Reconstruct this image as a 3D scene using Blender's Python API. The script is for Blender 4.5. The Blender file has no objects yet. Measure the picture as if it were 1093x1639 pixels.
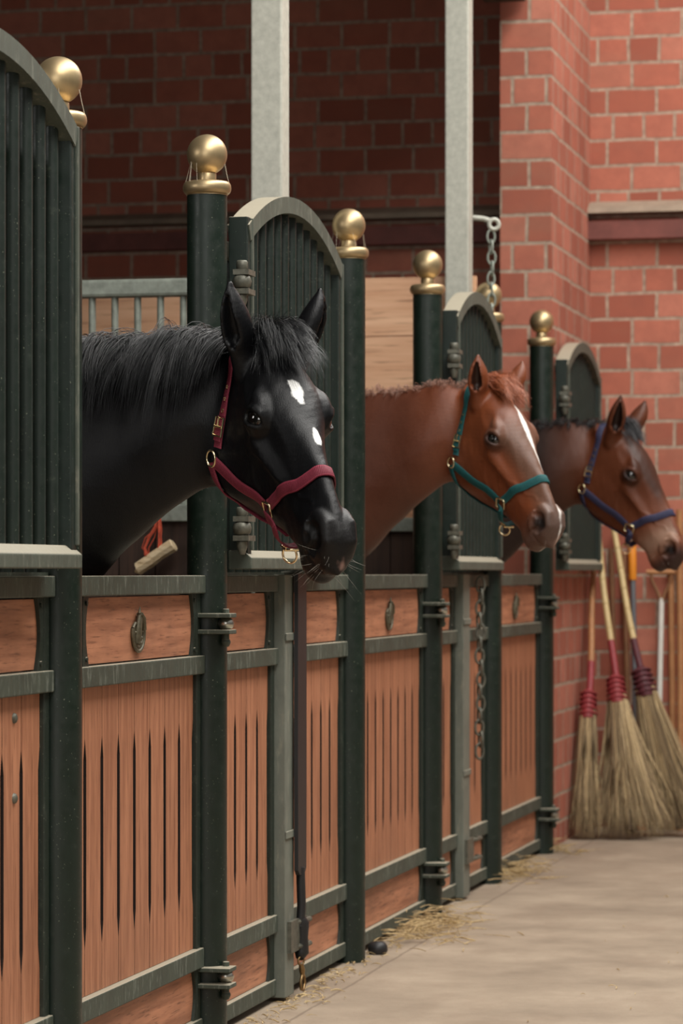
import bpy, bmesh, math, random
import numpy as np
from mathutils import Vector, Matrix
from mathutils.bvhtree import BVHTree

random.seed(7)
RNG = np.random.default_rng(7)
SC = bpy.context.scene
COL = SC.collection

# ------------------------------------------------------------------ camera
CAM_X, CAM_H, YAW = 2.114, 1.214, math.radians(12.654)
cam = bpy.data.cameras.new('camera')
cam.sensor_fit = 'VERTICAL'
cam.sensor_height = 36.0
cam.lens = 5000 / 1639 * 36
cam.shift_y = (916.1 - 819.5) / 1639
cam.clip_end = 200
cam.dof.use_dof = True
cam.dof.focus_distance = 7.45
cam.dof.aperture_fstop = 6.3
cam_o = bpy.data.objects.new('camera', cam)
COL.objects.link(cam_o)
cam_o.location = (CAM_X, 0, CAM_H)
cam_o.rotation_euler = (math.pi / 2, 0, YAW)
SC.camera = cam_o

# ------------------------------------------------------------------ light
SC.view_settings.view_transform = 'Standard'
SC.view_settings.look = 'None'
SC.view_settings.gamma = 1
SC.view_settings.use_curve_mapping = False
SC.view_settings.exposure = 0.0
world = bpy.data.worlds.new('overcast_sky')
SC.world = world
world.use_nodes = True
_w = world.node_tree
_bg = _w.nodes['Background']
_tc = _w.nodes.new('ShaderNodeTexCoord')
_sx = _w.nodes.new('ShaderNodeSeparateXYZ')
_cr = _w.nodes.new('ShaderNodeValToRGB')
_w.links.new(_tc.outputs['Generated'], _sx.inputs[0])
_w.links.new(_sx.outputs['Z'], _cr.inputs[0])
_w.links.new(_cr.outputs[0], _bg.inputs[0])
_cr.color_ramp.elements[0].position = 0.0
_cr.color_ramp.elements[0].color = (.10, .095, .085, 1)
_cr.color_ramp.elements[1].position = .75
_cr.color_ramp.elements[1].color = (1.0, .98, .94, 1)
_bg.inputs[1].default_value = 0.55


def area_light(name, loc, size, energy, color, rot):
    l = bpy.data.lights.new(name, 'AREA')
    l.shape = 'RECTANGLE'
    l.size, l.size_y = size
    l.energy = energy
    l.color = color
    o = bpy.data.objects.new(name, l)
    o.location = loc
    o.rotation_euler = rot
    COL.objects.link(o)
    return o


# long roof light over the aisle
area_light('roof_light', (2.3, 7.5, 6.0), (2.4, 13), 820, (1, .97, .92), (0, math.radians(12), 0))
# added fill light behind the camera
area_light('camera_fill_light', (.6, -4.0, 3.0), (4.5, 3.6), 210, (1, .98, .95), (math.radians(82), 0, math.radians(2)))
# window light reaching the stalls from their far side
area_light('stall_window_light', (-3.30, 4.6, 2.9), (1.6, 1.2), 40, (1, .96, .92), (math.radians(90), 0, math.radians(-50)))

# ------------------------------------------------------------------ helpers
def lin(r, g, b):
    f = lambda c: (c / 255 / 12.92) if c / 255 <= .04045 else ((c / 255 + .055) / 1.055) ** 2.4
    return (f(r), f(g), f(b), 1)


def tag(o, label=None, cat=None, group=None, kind=None):
    if label: o['label'] = label
    if cat: o['category'] = cat
    if group: o['group'] = group
    if kind: o['kind'] = kind
    return o


def thing(name, loc, label, cat, group=None, rz=0):
    o = bpy.data.objects.new(name, None)
    o.empty_display_size = .05
    o.location = loc
    o.rotation_euler = (0, 0, rz)
    COL.objects.link(o)
    return tag(o, label, cat, group)


def obj(name, bm, m, parent=None, smooth=False, bevel=0, sub=0):
    me = bpy.data.meshes.new(name)
    if isinstance(bm, bmesh.types.BMesh):
        bmesh.ops.recalc_face_normals(bm, faces=bm.faces)
        bm.to_mesh(me); bm.free()
    else:
        V, Fc = bm
        me.from_pydata([tuple(v) for v in V], [], [tuple(f) for f in Fc])
        me.update()
    me.materials.append(m)
    if smooth:
        me.shade_smooth(); me.set_sharp_from_angle(angle=1.0)
    o = bpy.data.objects.new(name, me)
    COL.objects.link(o)
    if parent: o.parent = parent
    if bevel:
        md = o.modifiers.new('bevel', 'BEVEL'); md.width = bevel; md.segments = 2; md.limit_method = 'ANGLE'
    if sub:
        md = o.modifiers.new('sub', 'SUBSURF'); md.levels = sub; md.render_levels = sub
    return o


def B():
    return bmesh.new()


def box(bm, x0, x1, y0, y1, z0, z1):
    v = [bm.verts.new(p) for p in ((x0, y0, z0), (x1, y0, z0), (x1, y1, z0), (x0, y1, z0), (x0, y0, z1), (x1, y0, z1), (x1, y1, z1), (x0, y1, z1))]
    for f in ((0, 3, 2, 1), (4, 5, 6, 7), (0, 1, 5, 4), (1, 2, 6, 5), (2, 3, 7, 6), (3, 0, 4, 7)):
        bm.faces.new([v[i] for i in f])
    return bm


def tube(bm, pts, rad, seg=12, caps=True, sq=1.0):
    """round tube through pts; rad a number or one per point"""
    P = [Vector(p) for p in pts]
    R = rad if hasattr(rad, '__len__') else [rad] * len(P)
    rings = []
    up = None
    for i, p in enumerate(P):
        d = (P[min(i + 1, len(P) - 1)] - P[max(i - 1, 0)]).normalized()
        if up is None:
            up = Vector((0, 0, 1)) if abs(d.z) < .9 else Vector((1, 0, 0))
        a = d.cross(up).normalized(); b = a.cross(d).normalized(); up = b
        rings.append([bm.verts.new(p + (a * math.cos(t) + b * math.sin(t) * sq) * R[i]) for t in [2 * math.pi * k / seg for k in range(seg)]])
    for r0, r1 in zip(rings, rings[1:]):
        for k in range(seg):
            bm.faces.new((r0[k], r0[(k + 1) % seg], r1[(k + 1) % seg], r1[k]))
    if caps:
        bm.faces.new(rings[0][::-1]); bm.faces.new(rings[-1])
    return bm


def lathe(bm, prof, cx=0, cy=0, seg=32):
    """prof: (r, z) from bottom to top"""
    rings = []
    for r, z in prof:
        if r < 1e-5:
            rings.append([bm.verts.new((cx, cy, z))])
        else:
            rings.append([bm.verts.new((cx + r * math.cos(2 * math.pi * k / seg), cy + r * math.sin(2 * math.pi * k / seg), z)) for k in range(seg)])
    for r0, r1 in zip(rings, rings[1:]):
        for k in range(seg):
            a = [r0[k % len(r0)], r0[(k + 1) % len(r0)], r1[(k + 1) % len(r1)], r1[k % len(r1)]]
            u = list(dict.fromkeys(a))
            if len(u) > 2: bm.faces.new(u)
    if len(rings[0]) > 1: bm.faces.new(rings[0][::-1])
    if len(rings[-1]) > 1: bm.faces.new(rings[-1])
    return bm


def prism(bm, pts, x0, x1):
    """polygon in (y, z) extruded along x"""
    a = [bm.verts.new((x0, y, z)) for y, z in pts]; b = [bm.verts.new((x1, y, z)) for y, z in pts]
    bm.faces.new(a[::-1]); bm.faces.new(b)
    n = len(pts)
    for i in range(n):
        bm.faces.new((a[i], a[(i + 1) % n], b[(i + 1) % n], b[i]))
    return bm


def ring_torus(bm, c, ax, R, r, seg=20, s2=8, a=None, sx=1.0):
    c = Vector(c); n = Vector(ax).normalized()
    u = Vector(a) if a is not None else (Vector((0, 0, 1)) if abs(n.z) < .9 else Vector((1, 0, 0)))
    u = (u - n * u.dot(n)).normalized(); w = n.cross(u)
    rings = []
    for i in range(seg):
        t = 2 * math.pi * i / seg
        rings.append([bm.verts.new(c + (u * math.cos(t) * sx + w * math.sin(t)) * R + ((u * math.cos(t) + w * math.sin(t)) * math.cos(q) + n * math.sin(q)) * r) for q in [2 * math.pi * k / s2 for k in range(s2)]])
    for i in range(seg):
        r0, r1 = rings[i], rings[(i + 1) % seg]
        for k in range(s2):
            bm.faces.new((r0[k], r0[(k + 1) % s2], r1[(k + 1) % s2], r1[k]))
    return bm


# ------------------------------------------------------------------ materials
class NT:
    def __init__(self, name):
        self.m = bpy.data.materials.new(name); self.m.use_nodes = True
        self.t = self.m.node_tree; self.p = self.t.nodes['Principled BSDF']

    def n(self, typ, **kw):
        o = self.t.nodes.new(typ)
        for k, v in kw.items():
            if k in o.inputs: o.inputs[k].default_value = v
            else: setattr(o, k, v)
        return o

    def l(self, a, b):
        self.t.links.new(a, b)

    def coords(self, scale=(1, 1, 1), rot=(0, 0, 0), loc=(0, 0, 0), kind='Object'):
        tc = self.n('ShaderNodeTexCoord'); mp = self.n('ShaderNodeMapping')
        mp.inputs['Scale'].default_value = scale; mp.inputs['Rotation'].default_value = rot; mp.inputs['Location'].default_value = loc
        self.l(tc.outputs[kind], mp.inputs[0])
        return mp.outputs[0]

    def noise(self, vec, scale, detail=6, rough=.6):
        o = self.n('ShaderNodeTexNoise'); o.inputs['Scale'].default_value = scale; o.inputs['Detail'].default_value = detail; o.inputs['Roughness'].default_value = rough
        self.l(vec, o.inputs['Vector']); return o.outputs['Fac']

    def ramp(self, fac, stops):
        o = self.n('ShaderNodeValToRGB'); e = o.color_ramp.elements
        while len(e) < len(stops): e.new(.5)
        for i, (p, c) in enumerate(stops):
            e[i].position = p; e[i].color = c if len(c) == 4 else (*c, 1)
        self.l(fac, o.inputs[0]); return o.outputs[0]

    def mix(self, fac, a, b, mode='MIX'):
        o = self.n('ShaderNodeMix', data_type='RGBA', blend_type=mode)
        for sock, v in ((o.inputs[0], fac), (o.inputs[6], a), (o.inputs[7], b)):
            if isinstance(v, (int, float, tuple)): sock.default_value = v
            else: self.l(v, sock)
        return o.outputs[2]

    def math(self, op, a, b=0.0):
        o = self.n('ShaderNodeMath', operation=op)
        for s, v in ((o.inputs[0], a), (o.inputs[1], b)):
            if isinstance(v, (int, float)): s.default_value = v
            else: self.l(v, s)
        return o.outputs[0]

    def bump(self, h, strength=.3, dist=.01):
        o = self.n('ShaderNodeBump'); o.inputs['Strength'].default_value = strength; o.inputs['Distance'].default_value = dist
        self.l(h, o.inputs['Height']); self.l(o.outputs[0], self.p.inputs['Normal'])

    def col(self, c):
        if isinstance(c, tuple): self.p.inputs['Base Color'].default_value = c
        else: self.l(c, self.p.inputs['Base Color'])

    def set(self, **kw):
        for k, v in kw.items():
            s = self.p.inputs[k.replace('_', ' ')]
            if isinstance(v, (int, float, tuple)): s.default_value = v
            else: self.l(v, s)
        return self


def simple(name, c, rough=.5, metal=0.0, var=.15, scale=20, bump=0.0):
    k = NT(name); v = k.coords()
    f = k.noise(v, scale)
    d = tuple(x * (1 - var) for x in c[:3]); e = tuple(min(1, x * (1 + var)) for x in c[:3])
    k.col(k.ramp(f, [(.3, d), (.7, e)])); k.set(Roughness=rough, Metallic=metal)
    if bump: k.bump(f, bump, .004)
    return k.m


def paint(name, base, dust, dust_amt, rough, streak=False):
    """painted metal with scuffs, specks and settled dust"""
    k = NT(name); v = k.coords()
    f = k.noise(v, 9, 8, .65)
    c = k.ramp(f, [(.25, tuple(x * .75 for x in base[:3])), (.75, tuple(x * 1.3 for x in base[:3]))])
    v2 = k.coords(scale=(60, 60, 12)) if streak else k.coords(scale=(30, 30, 30))
    g = k.noise(v2, 1.0, 7, .7)
    m = k.ramp(g, [(.62 - dust_amt * .25, (0, 0, 0)), (.80 - dust_amt * .2, (1, 1, 1))])
    c = k.mix(m, c, dust)
    sp = k.noise(k.coords(scale=(1, 1, .6)), 330, 1, .5)
    sm = k.ramp(sp, [(.735, (0, 0, 0)), (.78, (1, 1, 1))])
    c = k.mix(sm, c, lin(120, 125, 108))
    ge = k.n('ShaderNodeNewGeometry'); sx = k.n('ShaderNodeSeparateXYZ'); k.l(ge.outputs['Normal'], sx.inputs[0])
    up = k.ramp(sx.outputs['Z'], [(.45, (0, 0, 0)), (.85, (.75, .75, .75))])
    c = k.mix(up, c, lin(176, 166, 145))
    k.col(c)
    r = k.ramp(g, [(.3, (rough,) * 3), (.8, (min(1, rough + .3),) * 3)])
    k.set(Roughness=r)
    k.bump(g, .12, .002)
    return k.m


def wood(name, c1, c2, axis='z', rough=.55, scale=1.0, dirt=.35):
    k = NT(name)
    s = {'z': (38, 38, 2.2), 'y': (38, 2.2, 38), 'x': (2.2, 38, 38)}[axis]
    v = k.coords(scale=tuple(x * scale for x in s))
    f = k.noise(v, 1.0, 8, .62)
    c = k.ramp(f, [(.28, c1[:3]), (.50, tuple((a + b) / 2 for a, b in zip(c1[:3], c2[:3]))), (.72, c2[:3])])
    g = k.noise(k.coords(scale=tuple(x * 4 * scale for x in s)), 1.0, 3, .5)
    gm = k.ramp(g, [(.30, (1, 1, 1)), (.42, (0, 0, 0))])
    c = k.mix(k.math('MULTIPLY', gm, .55), c, tuple(x * .35 for x in c1[:3]) + (1,))
    big = k.noise(k.coords(scale=(2.5, 2.5, 2.5)), 1.0, 5, .6)
    c = k.mix(k.math('MULTIPLY', k.ramp(big, [(.45, (0, 0, 0)), (.75, (1, 1, 1))]), dirt), c, lin(112, 78, 60))
    k.col(c); k.set(Roughness=rough)
    k.bump(f, .18, .003)
    return k.m


def brick(name, plane, off_u, off_v, hue=1.0, bw=.236, bh=.122):
    """plane 'x': wall running along x (u = x); 'y': running along y"""
    k = NT(name)
    tc = k.n('ShaderNodeTexCoord'); sx = k.n('ShaderNodeSeparateXYZ'); cx = k.n('ShaderNodeCombineXYZ')
    k.l(tc.outputs['Object'], sx.inputs[0])
    wob = k.noise(k.coords(scale=(3, 3, 3)), 1.6, 2, .5)
    wv = k.math('MULTIPLY', k.math('SUBTRACT', wob, .5), .014)
    k.l(k.math('ADD', k.math('ADD', sx.outputs['X' if plane == 'x' else 'Y'], off_u), wv), cx.inputs[0])
    k.l(k.math('ADD', k.math('ADD', sx.outputs['Z'], off_v), wv), cx.inputs[1])
    b = k.n('ShaderNodeTexBrick', offset=.5, squash=.62, squash_frequency=3)
    b.inputs['Scale'].default_value = 1; b.inputs['Mortar Size'].default_value = .0085; b.inputs['Mortar Smooth'].default_value = .25
    b.inputs['Brick Width'].default_value = bw; b.inputs['Row Height'].default_value = bh; b.inputs['Bias'].default_value = 0
    b.inputs['Color1'].default_value = (0, 0, 0, 1); b.inputs['Color2'].default_value = (1, 1, 1, 1); b.inputs['Mortar'].default_value = (.5, .5, .5, 1)
    k.l(cx.outputs[0], b.inputs['Vector'])
    f = k.noise(k.coords(), 14, 8, .65)
    c = k.ramp(b.outputs['Color'], [(0, lin(152, 84, 65)), (.5, lin(176, 103, 82)), (1, lin(192, 122, 101))])
    c = k.mix(k.ramp(f, [(.35, (.0, .0, .0)), (.75, (.5, .5, .5))]), c, lin(140, 82, 68))
    big = k.noise(k.coords(scale=(1.5, 1.5, 4)), 1.2, 5, .6)
    c = k.mix(k.ramp(big, [(.5, (0, 0, 0)), (.8, (.45, .45, .45))]), c, lin(150, 108, 88))
    mf = k.noise(k.coords(), 30, 4, .6)
    mc = k.ramp(mf, [(.3, lin(140, 118, 102)), (.7, lin(186, 164, 144))])
    c = k.mix(b.outputs['Fac'], c, mc)
    k.col(c); k.set(Roughness=.85)
    h = k.math('SUBTRACT', k.math('MULTIPLY', f, .25), b.outputs['Fac'])
    k.bump(h, .55, .006)
    return k.m


M = {}
M['green'] = paint('green_paint', lin(17, 31, 23), lin(44, 52, 42), .08, .32)
M['leaf'] = paint('leaf_paint', lin(17, 31, 24), lin(56, 64, 52), .06, .42)
M['trim'] = paint('worn_trim_paint', lin(74, 80, 70), lin(124, 122, 108), .32, .5, True)
M['rail'] = paint('rail_paint', lin(62, 70, 60), lin(134, 138, 126), .30, .5, True)
M['bolt_bar'] = paint('bare_bar_paint', lin(104, 108, 98), lin(140, 138, 122), .3, .5, True)
M['stile'] = paint('stile_paint', lin(28, 38, 29), lin(62, 68, 56), .2, .45)
M['brass'] = simple('brass', lin(184, 162, 124), .40, .8, .14, 14)
M['gold_brass'] = simple('polished_brass', lin(238, 220, 178), .22, 1.0, .05, 9)
M['iron'] = simple('old_iron', lin(96, 95, 84), .5, .3, .35, 60, .3)
M['steel'] = simple('worn_steel', lin(190, 188, 178), .3, 1.0, .15, 40)
M['pewter'] = simple('pewter', lin(92, 86, 68), .5, .35, .4, 70, .3)
M['galv'] = simple('galvanised_steel', lin(184, 184, 172), .55, .15, .14, 45, .1)
M['galv_dark'] = simple('galvanised_rail', lin(140, 146, 136), .55, .3, .25, 30, .1)
M['plank'] = wood('plank_wood', lin(142, 88, 60), lin(194, 134, 100), 'z', scale=1.5, dirt=.25)
M['panel'] = wood('panel_wood', lin(142, 90, 64), lin(200, 138, 104), 'y', scale=1.4, dirt=.6)
M['board'] = wood('pale_board_wood', lin(200, 146, 110), lin(234, 190, 154), 'x', .7, .6, .12)
M['dark_board'] = wood('dark_board_wood', lin(40, 28, 22), lin(66, 46, 35), 'z', .8, 1, .2)
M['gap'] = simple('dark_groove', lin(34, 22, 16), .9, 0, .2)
M['concrete_band'] = simple('stone_ledge', lin(150, 134, 116), .8, 0, .2, 12)
M['beam'] = simple('red_oxide_beam', lin(116, 66, 58), .7, 0, .25, 10)
M['ceiling'] = simple('ceiling_boards', lin(70, 58, 48), .9, 0, .2, 4)

# ------------------------------------------------------------------ the setting
def struct(name, bm, m, **kw):
    o = obj(name, bm, m, **kw); o['kind'] = 'structure'; return o


END_Y = 14.81
k = NT('concrete_floor')
v = k.coords()
f = k.noise(v, 2.2, 9, .62)
c = k.ramp(f, [(.3, lin(128, 113, 96)), (.55, lin(154, 138, 119)), (.78, lin(174, 158, 138))])
sp = k.noise(k.coords(), 90, 3, .6)
c = k.mix(k.math('MULTIPLY', k.ramp(sp, [(.60, (0, 0, 0)), (.74, (1, 1, 1))]), .5), c, lin(118, 100, 82))
st = k.noise(k.coords(scale=(.9, .35, 1)), 3, 6, .6)
c = k.mix(k.math('MULTIPLY', k.ramp(st, [(.52, (0, 0, 0)), (.75, (1, 1, 1))]), .55), c, lin(128, 108, 90))
tcx = k.n('ShaderNodeSeparateXYZ'); k.l(k.coords(), tcx.inputs[0])
wob = k.math('MULTIPLY', k.math('SUBTRACT', k.noise(k.coords(), 3, 4, .6), .5), .03)
jn = k.math('LESS_THAN', k.math('ABSOLUTE', k.math('ADD', k.math('SUBTRACT', tcx.outputs['X'], .125), wob)), .005)
jn2 = k.math('LESS_THAN', k.math('ABSOLUTE', k.math('ADD', k.math('SUBTRACT', tcx.outputs['Y'], 12.9), wob)), .007)
jn = k.math('MAXIMUM', jn, jn2)
c = k.mix(k.math('MULTIPLY', jn, .5), c, lin(96, 80, 66))
k.col(c); k.set(Roughness=.88)
k.bump(k.math('SUBTRACT', k.noise(k.coords(), 40, 6, .7), jn), .4, .006)
M['floor'] = k.m

struct('floor', box(B(), -3.5, 6.0, -6, END_Y + .2, -.1, 0), M['floor'])
M['brick_end'] = brick('end_wall_brick', 'x', .03, .02)
struct('wall_end', box(B(), -3.5, 6.0, END_Y, END_Y + .25, 0, 7), M['brick_end'])
M['brick_front'] = brick('pier_front_brick', 'x', .236 + .222 - .006 + .012, .02, bw=.24)
M['brick_side'] = brick('pier_side_brick', 'y', .1, .02)
o = struct('wall_pier', box(B(), -.222, .006, 13.60, END_Y + .05, 0, 7), M['brick_side'])
o.data.materials.append(M['brick_front'])
for p in o.data.polygons:
    if abs(p.normal.y) > .5: p.material_index = 1
struct('wall_back', box(B(), -3.7, -3.45, -6, END_Y + .2, 0, 4.6), M['dark_board'])
struct('ceiling', box(B(), -3.7, -.10, -6, END_Y + .2, 4.25, 4.45), M['ceiling'])
struct('shade_beam', box(B(), -.28, -.10, -6, 13.55, 3.72, 4.25), M['ceiling'])  # unseen beam, added to keep the stalls' end wall dark
bm = B()
for x0, x1 in ((-3.45, -.222), (.006, 6.0)):
    prism_pts = [(END_Y - .10, 2.918), (END_Y + .02, 2.918), (END_Y + .02, 2.990), (END_Y - .085, 2.945)]
    prism(bm, prism_pts, x0, x1)
struct('trim_2', bm, M['concrete_band'])
bm = B()
for x0, x1 in ((-3.45, -.222), (.006, 6.0)):
    box(bm, x0, x1, END_Y - .085, END_Y + .02, 2.795, 2.880)
struct('trim_3', bm, M['beam'])

# galvanised columns inside the stalls
for i, (x, y, s, lab) in enumerate(((-.248, 9.50, .100, 'grey galvanised square steel column rising behind the black horse\'s arched grille'),
                                    (-.118, 12.04, .094, 'grey galvanised square steel column rising behind the chestnut horse\'s arched grille'))):
    c0 = obj('steel_column', box(B(), -s / 2, s / 2, -s / 2, s / 2, 0, 4.25), M['galv'], bevel=.006)
    c0.location = (x, y, 0)
    tag(c0, lab, 'column', 'galvanised columns')

# partitions between the stalls
def partition(y, top, grille, label, x1):
    t = thing('stall_partition', (0, y, 0), label, 'partition', 'stall partitions')
    bm = B(); x = -3.4; w = .12
    while x < x1 - .02:
        box(bm, x, min(x + w - .004, x1), 0, .03, 0, 1.375); x += w
    obj('lower_boards', bm, M['dark_board'], t)
    obj('middle_rail', box(B(), -3.4, x1, -.02, .05, 1.375, 1.43), M['galv_dark'], t, bevel=.004)
    if grille:
        obj('top_rail', box(B(), -3.4, x1, -.015, .045, top - .056, top), M['galv_dark'], t, bevel=.01)
        bm = B(); x = x1 - .05
        while x > -3.35:
            b2 = B(); tube(b2, [(x, .015, 1.43), (x, .015, top - .056)], .0115, 10)
            if x > -1.6: obj('bar', b2, M['galv_dark'], t, smooth=True)
            else: b2.free()
            x -= .0757
    else:
        bm = B(); z = 1.43; hts = [.24, .23, .25, .235]
        for i, h in enumerate(hts):
            z1 = min(z + h, top)
            box(bm, -3.4, x1, 0, .03, z, z1 - .004); z += h
        obj('upper_boards', bm, M['board'], t)
    return t


partition(9.57, 2.148, True, 'partition behind the black horse with dark boards, grey rails and open bars', -.20)
partition(12.09, 2.383, False, 'partition behind the chestnut horse with pale horizontal boards over dark ones', -.06)

# ------------------------------------------------------------------ stall fronts
POST_Y = [6.572, 7.825, 9.518, 10.801, 12.039, 13.364]
where = ['post with brass ball top at the near side of the black horse',
         'post with brass ball top between the black horse and its arched grille',
         'post with brass ball top just in front of the chestnut horse\'s neck',
         'post with brass ball top carrying the chestnut horse\'s arched grille',
         'post with ball top half hidden behind a hanging chain',
         'farthest post with brass ball top, beside the brick pier']
web = simple('cobweb', lin(190, 180, 160), .8)
for i, y in enumerate(POST_Y):
    t = thing('stall_post', (0, y, 0), 'round dark green ' + where[i], 'post', 'stall posts')
    obj('shaft', lathe(B(), [(.052, 0), (.052, 2.195)], seg=40), M['green'], t, smooth=True).data.set_sharp_from_angle(angle=.8)
    prof = [(.0, 2.190), (.054, 2.190)]
    for q in range(9):
        a = -math.pi / 2 + math.pi * q / 8
        prof.append((.0525 + .0105 * math.cos(a), 2.2095 + .0165 * math.sin(a)))
    prof += [(.045, 2.226), (.025, 2.230), (0, 2.230)]
    obj('collar', lathe(B(), prof, seg=40), M['brass'], t, smooth=True)
    prof = [(0, 2.230), (.024, 2.230), (.024, 2.246)]
    R = .0525
    for q in range(20):
        a = -math.pi / 2 * .72 + (math.pi / 2 * 1.72) * q / 19
        prof.append((max(0, R * math.cos(a)), 2.2965 + R * math.sin(a)))
    obj('ball_finial', lathe(B(), prof, seg=40), M['brass'], t, smooth=True)
    if i < 3:
        bm = B()
        for q in range(9):
            a = RNG.uniform(0, 6.28); r1 = .060
            p0 = Vector((.046 * math.cos(a), .046 * math.sin(a), 2.275 + RNG.uniform(-.01, .015))); p1 = Vector((r1 * math.cos(a + .2), r1 * math.sin(a + .2), 2.214))
            tube(bm, [p0, (p0 + p1) / 2 + Vector((0, 0, -.004)), p1], .00045, 4)
        ring_torus(bm, (0, 0, 2.216), (0, 0, 1), .060, .0005, 40, 4)
        obj('cobweb', bm, web, t)


def arc_end(y, z0, z1, s, bow):
    """points of a bowed vertical edge at y, bulging by s*bow"""
    return [(y + s * bow * math.sin(math.pi * q / 10), z0 + (z1 - z0) * q / 10) for q in range(11)]


def wood_field(t, y0, y1, rivets=(), emblem=False, n=None, hinge_side=True):
    """frame, top panel, fluted planks and bottom panel of one leaf spanning y0..y1 (local)"""
    sw = .035
    for a in (y0, y1 - sw):
        obj('stile', box(B(), -.045, -.002, a, a + sw, .03, 1.165), M['stile'], t, bevel=.003)
    for nm, z0, z1, out in (('top_rail', 1.160, 1.206, .012), ('middle_rail', .953, 1.000, .010), ('lower_rail', .198, .248, .008), ('bottom_rail', .022, .066, .004)):
        obj(nm, box(B(), -.050, out, y0, y1, z0, z1), M['rail'], t, bevel=.003)
    # top panel with bowed metal cheeks
    a, b = y0 + sw + (.135 if emblem else .045), y1 - sw - .045
    if emblem:
        obj('corner_plate', box(B(), -.040, -.020, y0 + sw, y0 + .125, 1.000, 1.160), M['stile'], t)
    obj('top_panel', prism(B(), arc_end(b, 1.004, 1.156, 1, .022) + arc_end(a, 1.156, 1.004, -1, .022), -.035, -.012), M['panel'], t)
    for s, e, lim in ((1, b, y1 - sw), (-1, a, y0 + (.125 if emblem else sw))):
        pts = arc_end(e, 1.000, 1.160, s, .022)
        outer = [(lim, 1.160), (lim, 1.000)]
        bm = prism(B(), pts + outer, -.038, -.004)
        for z in (1.016, 1.144):
            lathe_z = B(); tube(bm, [(-.004, e + s * .022, z), (.000, e + s * .022, z)], .006, 8)
            lathe_z.free()
        obj('panel_cheek', bm, M['stile'], t)
    # planks
    L = y1 - y0 - 2 * sw
    n = n or max(3, int(round(L / .125)))
    w = L / n
    g0, g1, gw = .375, .835, .0115
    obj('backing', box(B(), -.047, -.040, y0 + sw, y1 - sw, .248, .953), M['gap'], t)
    bm = B()
    for i in range(n):
        p0 = y0 + sw + i * w; p1 = p0 + w
        j = .0012
        pts = [(p0 + j, .249), (p1 - j, .249), (p1 - j, g0 - .02), (p1 - gw, g0 + .03), (p1 - gw, g1 - .05), (p1 - j, g1), (p1 - j, .952),
               (p0 + j, .952), (p0 + j, g1), (p0 + gw, g1 - .05), (p0 + gw, g0 + .03), (p0 + j, g0 - .02)]
        prism(bm, pts, -.040, -.013)
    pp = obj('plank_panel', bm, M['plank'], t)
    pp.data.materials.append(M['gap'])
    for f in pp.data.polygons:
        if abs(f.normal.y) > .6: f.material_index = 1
    obj('bottom_panel', prism(B(), arc_end(b + .02, .068, .196, 1, .020) + [(y0 + sw, .196), (y0 + sw, .068)], -.035, -.012), M['panel'], t)
    obj('panel_cheek', prism(B(), arc_end(b + .02, .066, .198, 1, .020) + [(y1 - sw, .198), (y1 - sw, .066)], -.038, -.004), M['stile'], t)
    for (y, z) in rivets:
        bm = B(); tube(bm, [(-.014, y, z), (-.008, y, z), (-.005, y, z)], [.012, .010, .004], 12)
        obj('rivet', bm, M['iron'], t, smooth=True)
    if emblem:
        yc, zc = (a + b) / 2 - .03, 1.068
        sh = [(math.sin(q) * .050, -.044 * math.cos(q)) for q in np.linspace(-1.85, 1.85, 17)]
        pts = [(yc + y, zc + z) for y, z in sh] + [(yc + .030, zc + .024), (yc, zc + .018), (yc - .030, zc + .024)]
        bm = prism(B(), pts, -.013, -.007)
        tube(bm, [(-.007, y, z) for y, z in pts + pts[:1]], .0042, 8, caps=False)
        tube(bm, [(-.007, yc + y * .74, zc + z * .74) for y, z in sh], .0022, 6)
        for y, z, r in ((-.022, -.016, .006), (-.010, -.026, .006), (.012, -.024, .006), (.022, -.012, .006), (-.026, .002, .005), (.026, .004, .005)):
            tube(bm, [(-.008, yc + y, zc + z), (-.003, yc + y, zc + z)], [r, r * .5], 8)
        # horse head in relief: arched neck, head turned down, ear
        tube(bm, [(-.006, yc - .014, zc - .024), (-.004, yc - .014, zc - .002), (-.003, yc - .010, zc + .022), (-.003, yc + .000, zc + .042)], [.013, .014, .013, .011], 10, sq=.6)
        tube(bm, [(-.002, yc - .006, zc + .046), (-.001, yc + .010, zc + .036), (-.001, yc + .022, zc + .018), (-.001, yc + .026, zc + .008)], [.009, .010, .0075, .007], 10, sq=.6)
        tube(bm, [(-.002, yc - .010, zc + .048), (-.001, yc - .008, zc + .064)], [.0045, .001], 6)
        obj('emblem', bm, M['pewter'], t, smooth=True)


def pin_hinge(t, y, z, x=.058):
    """two plates and a round pin joining a door edge to its post"""
    bm = B()
    for dz in (-.021, .021):
        box(bm, -.01, x + .024, y - .055, y + .016, z + dz - .0055, z + dz + .0055)
    tube(bm, [(x, y, z - .052), (x, y, z + .038)], .009, 10)
    tube(bm, [(x, y, z - .060), (x, y, z - .048), (x, y, z - .040)], [.008, .013, .010], 10)
    h = obj('hinge', bm, M['rail'], t, bevel=.002)
    bm = B(); tube(bm, [(x, y, z - .016), (x, y, z - .011), (x, y, z), (x, y, z + .011), (x, y, z + .016)], [.008, .018, .0215, .018, .008], 14)
    obj('pin_knuckle', bm, M['steel'], h, smooth=True)


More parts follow.
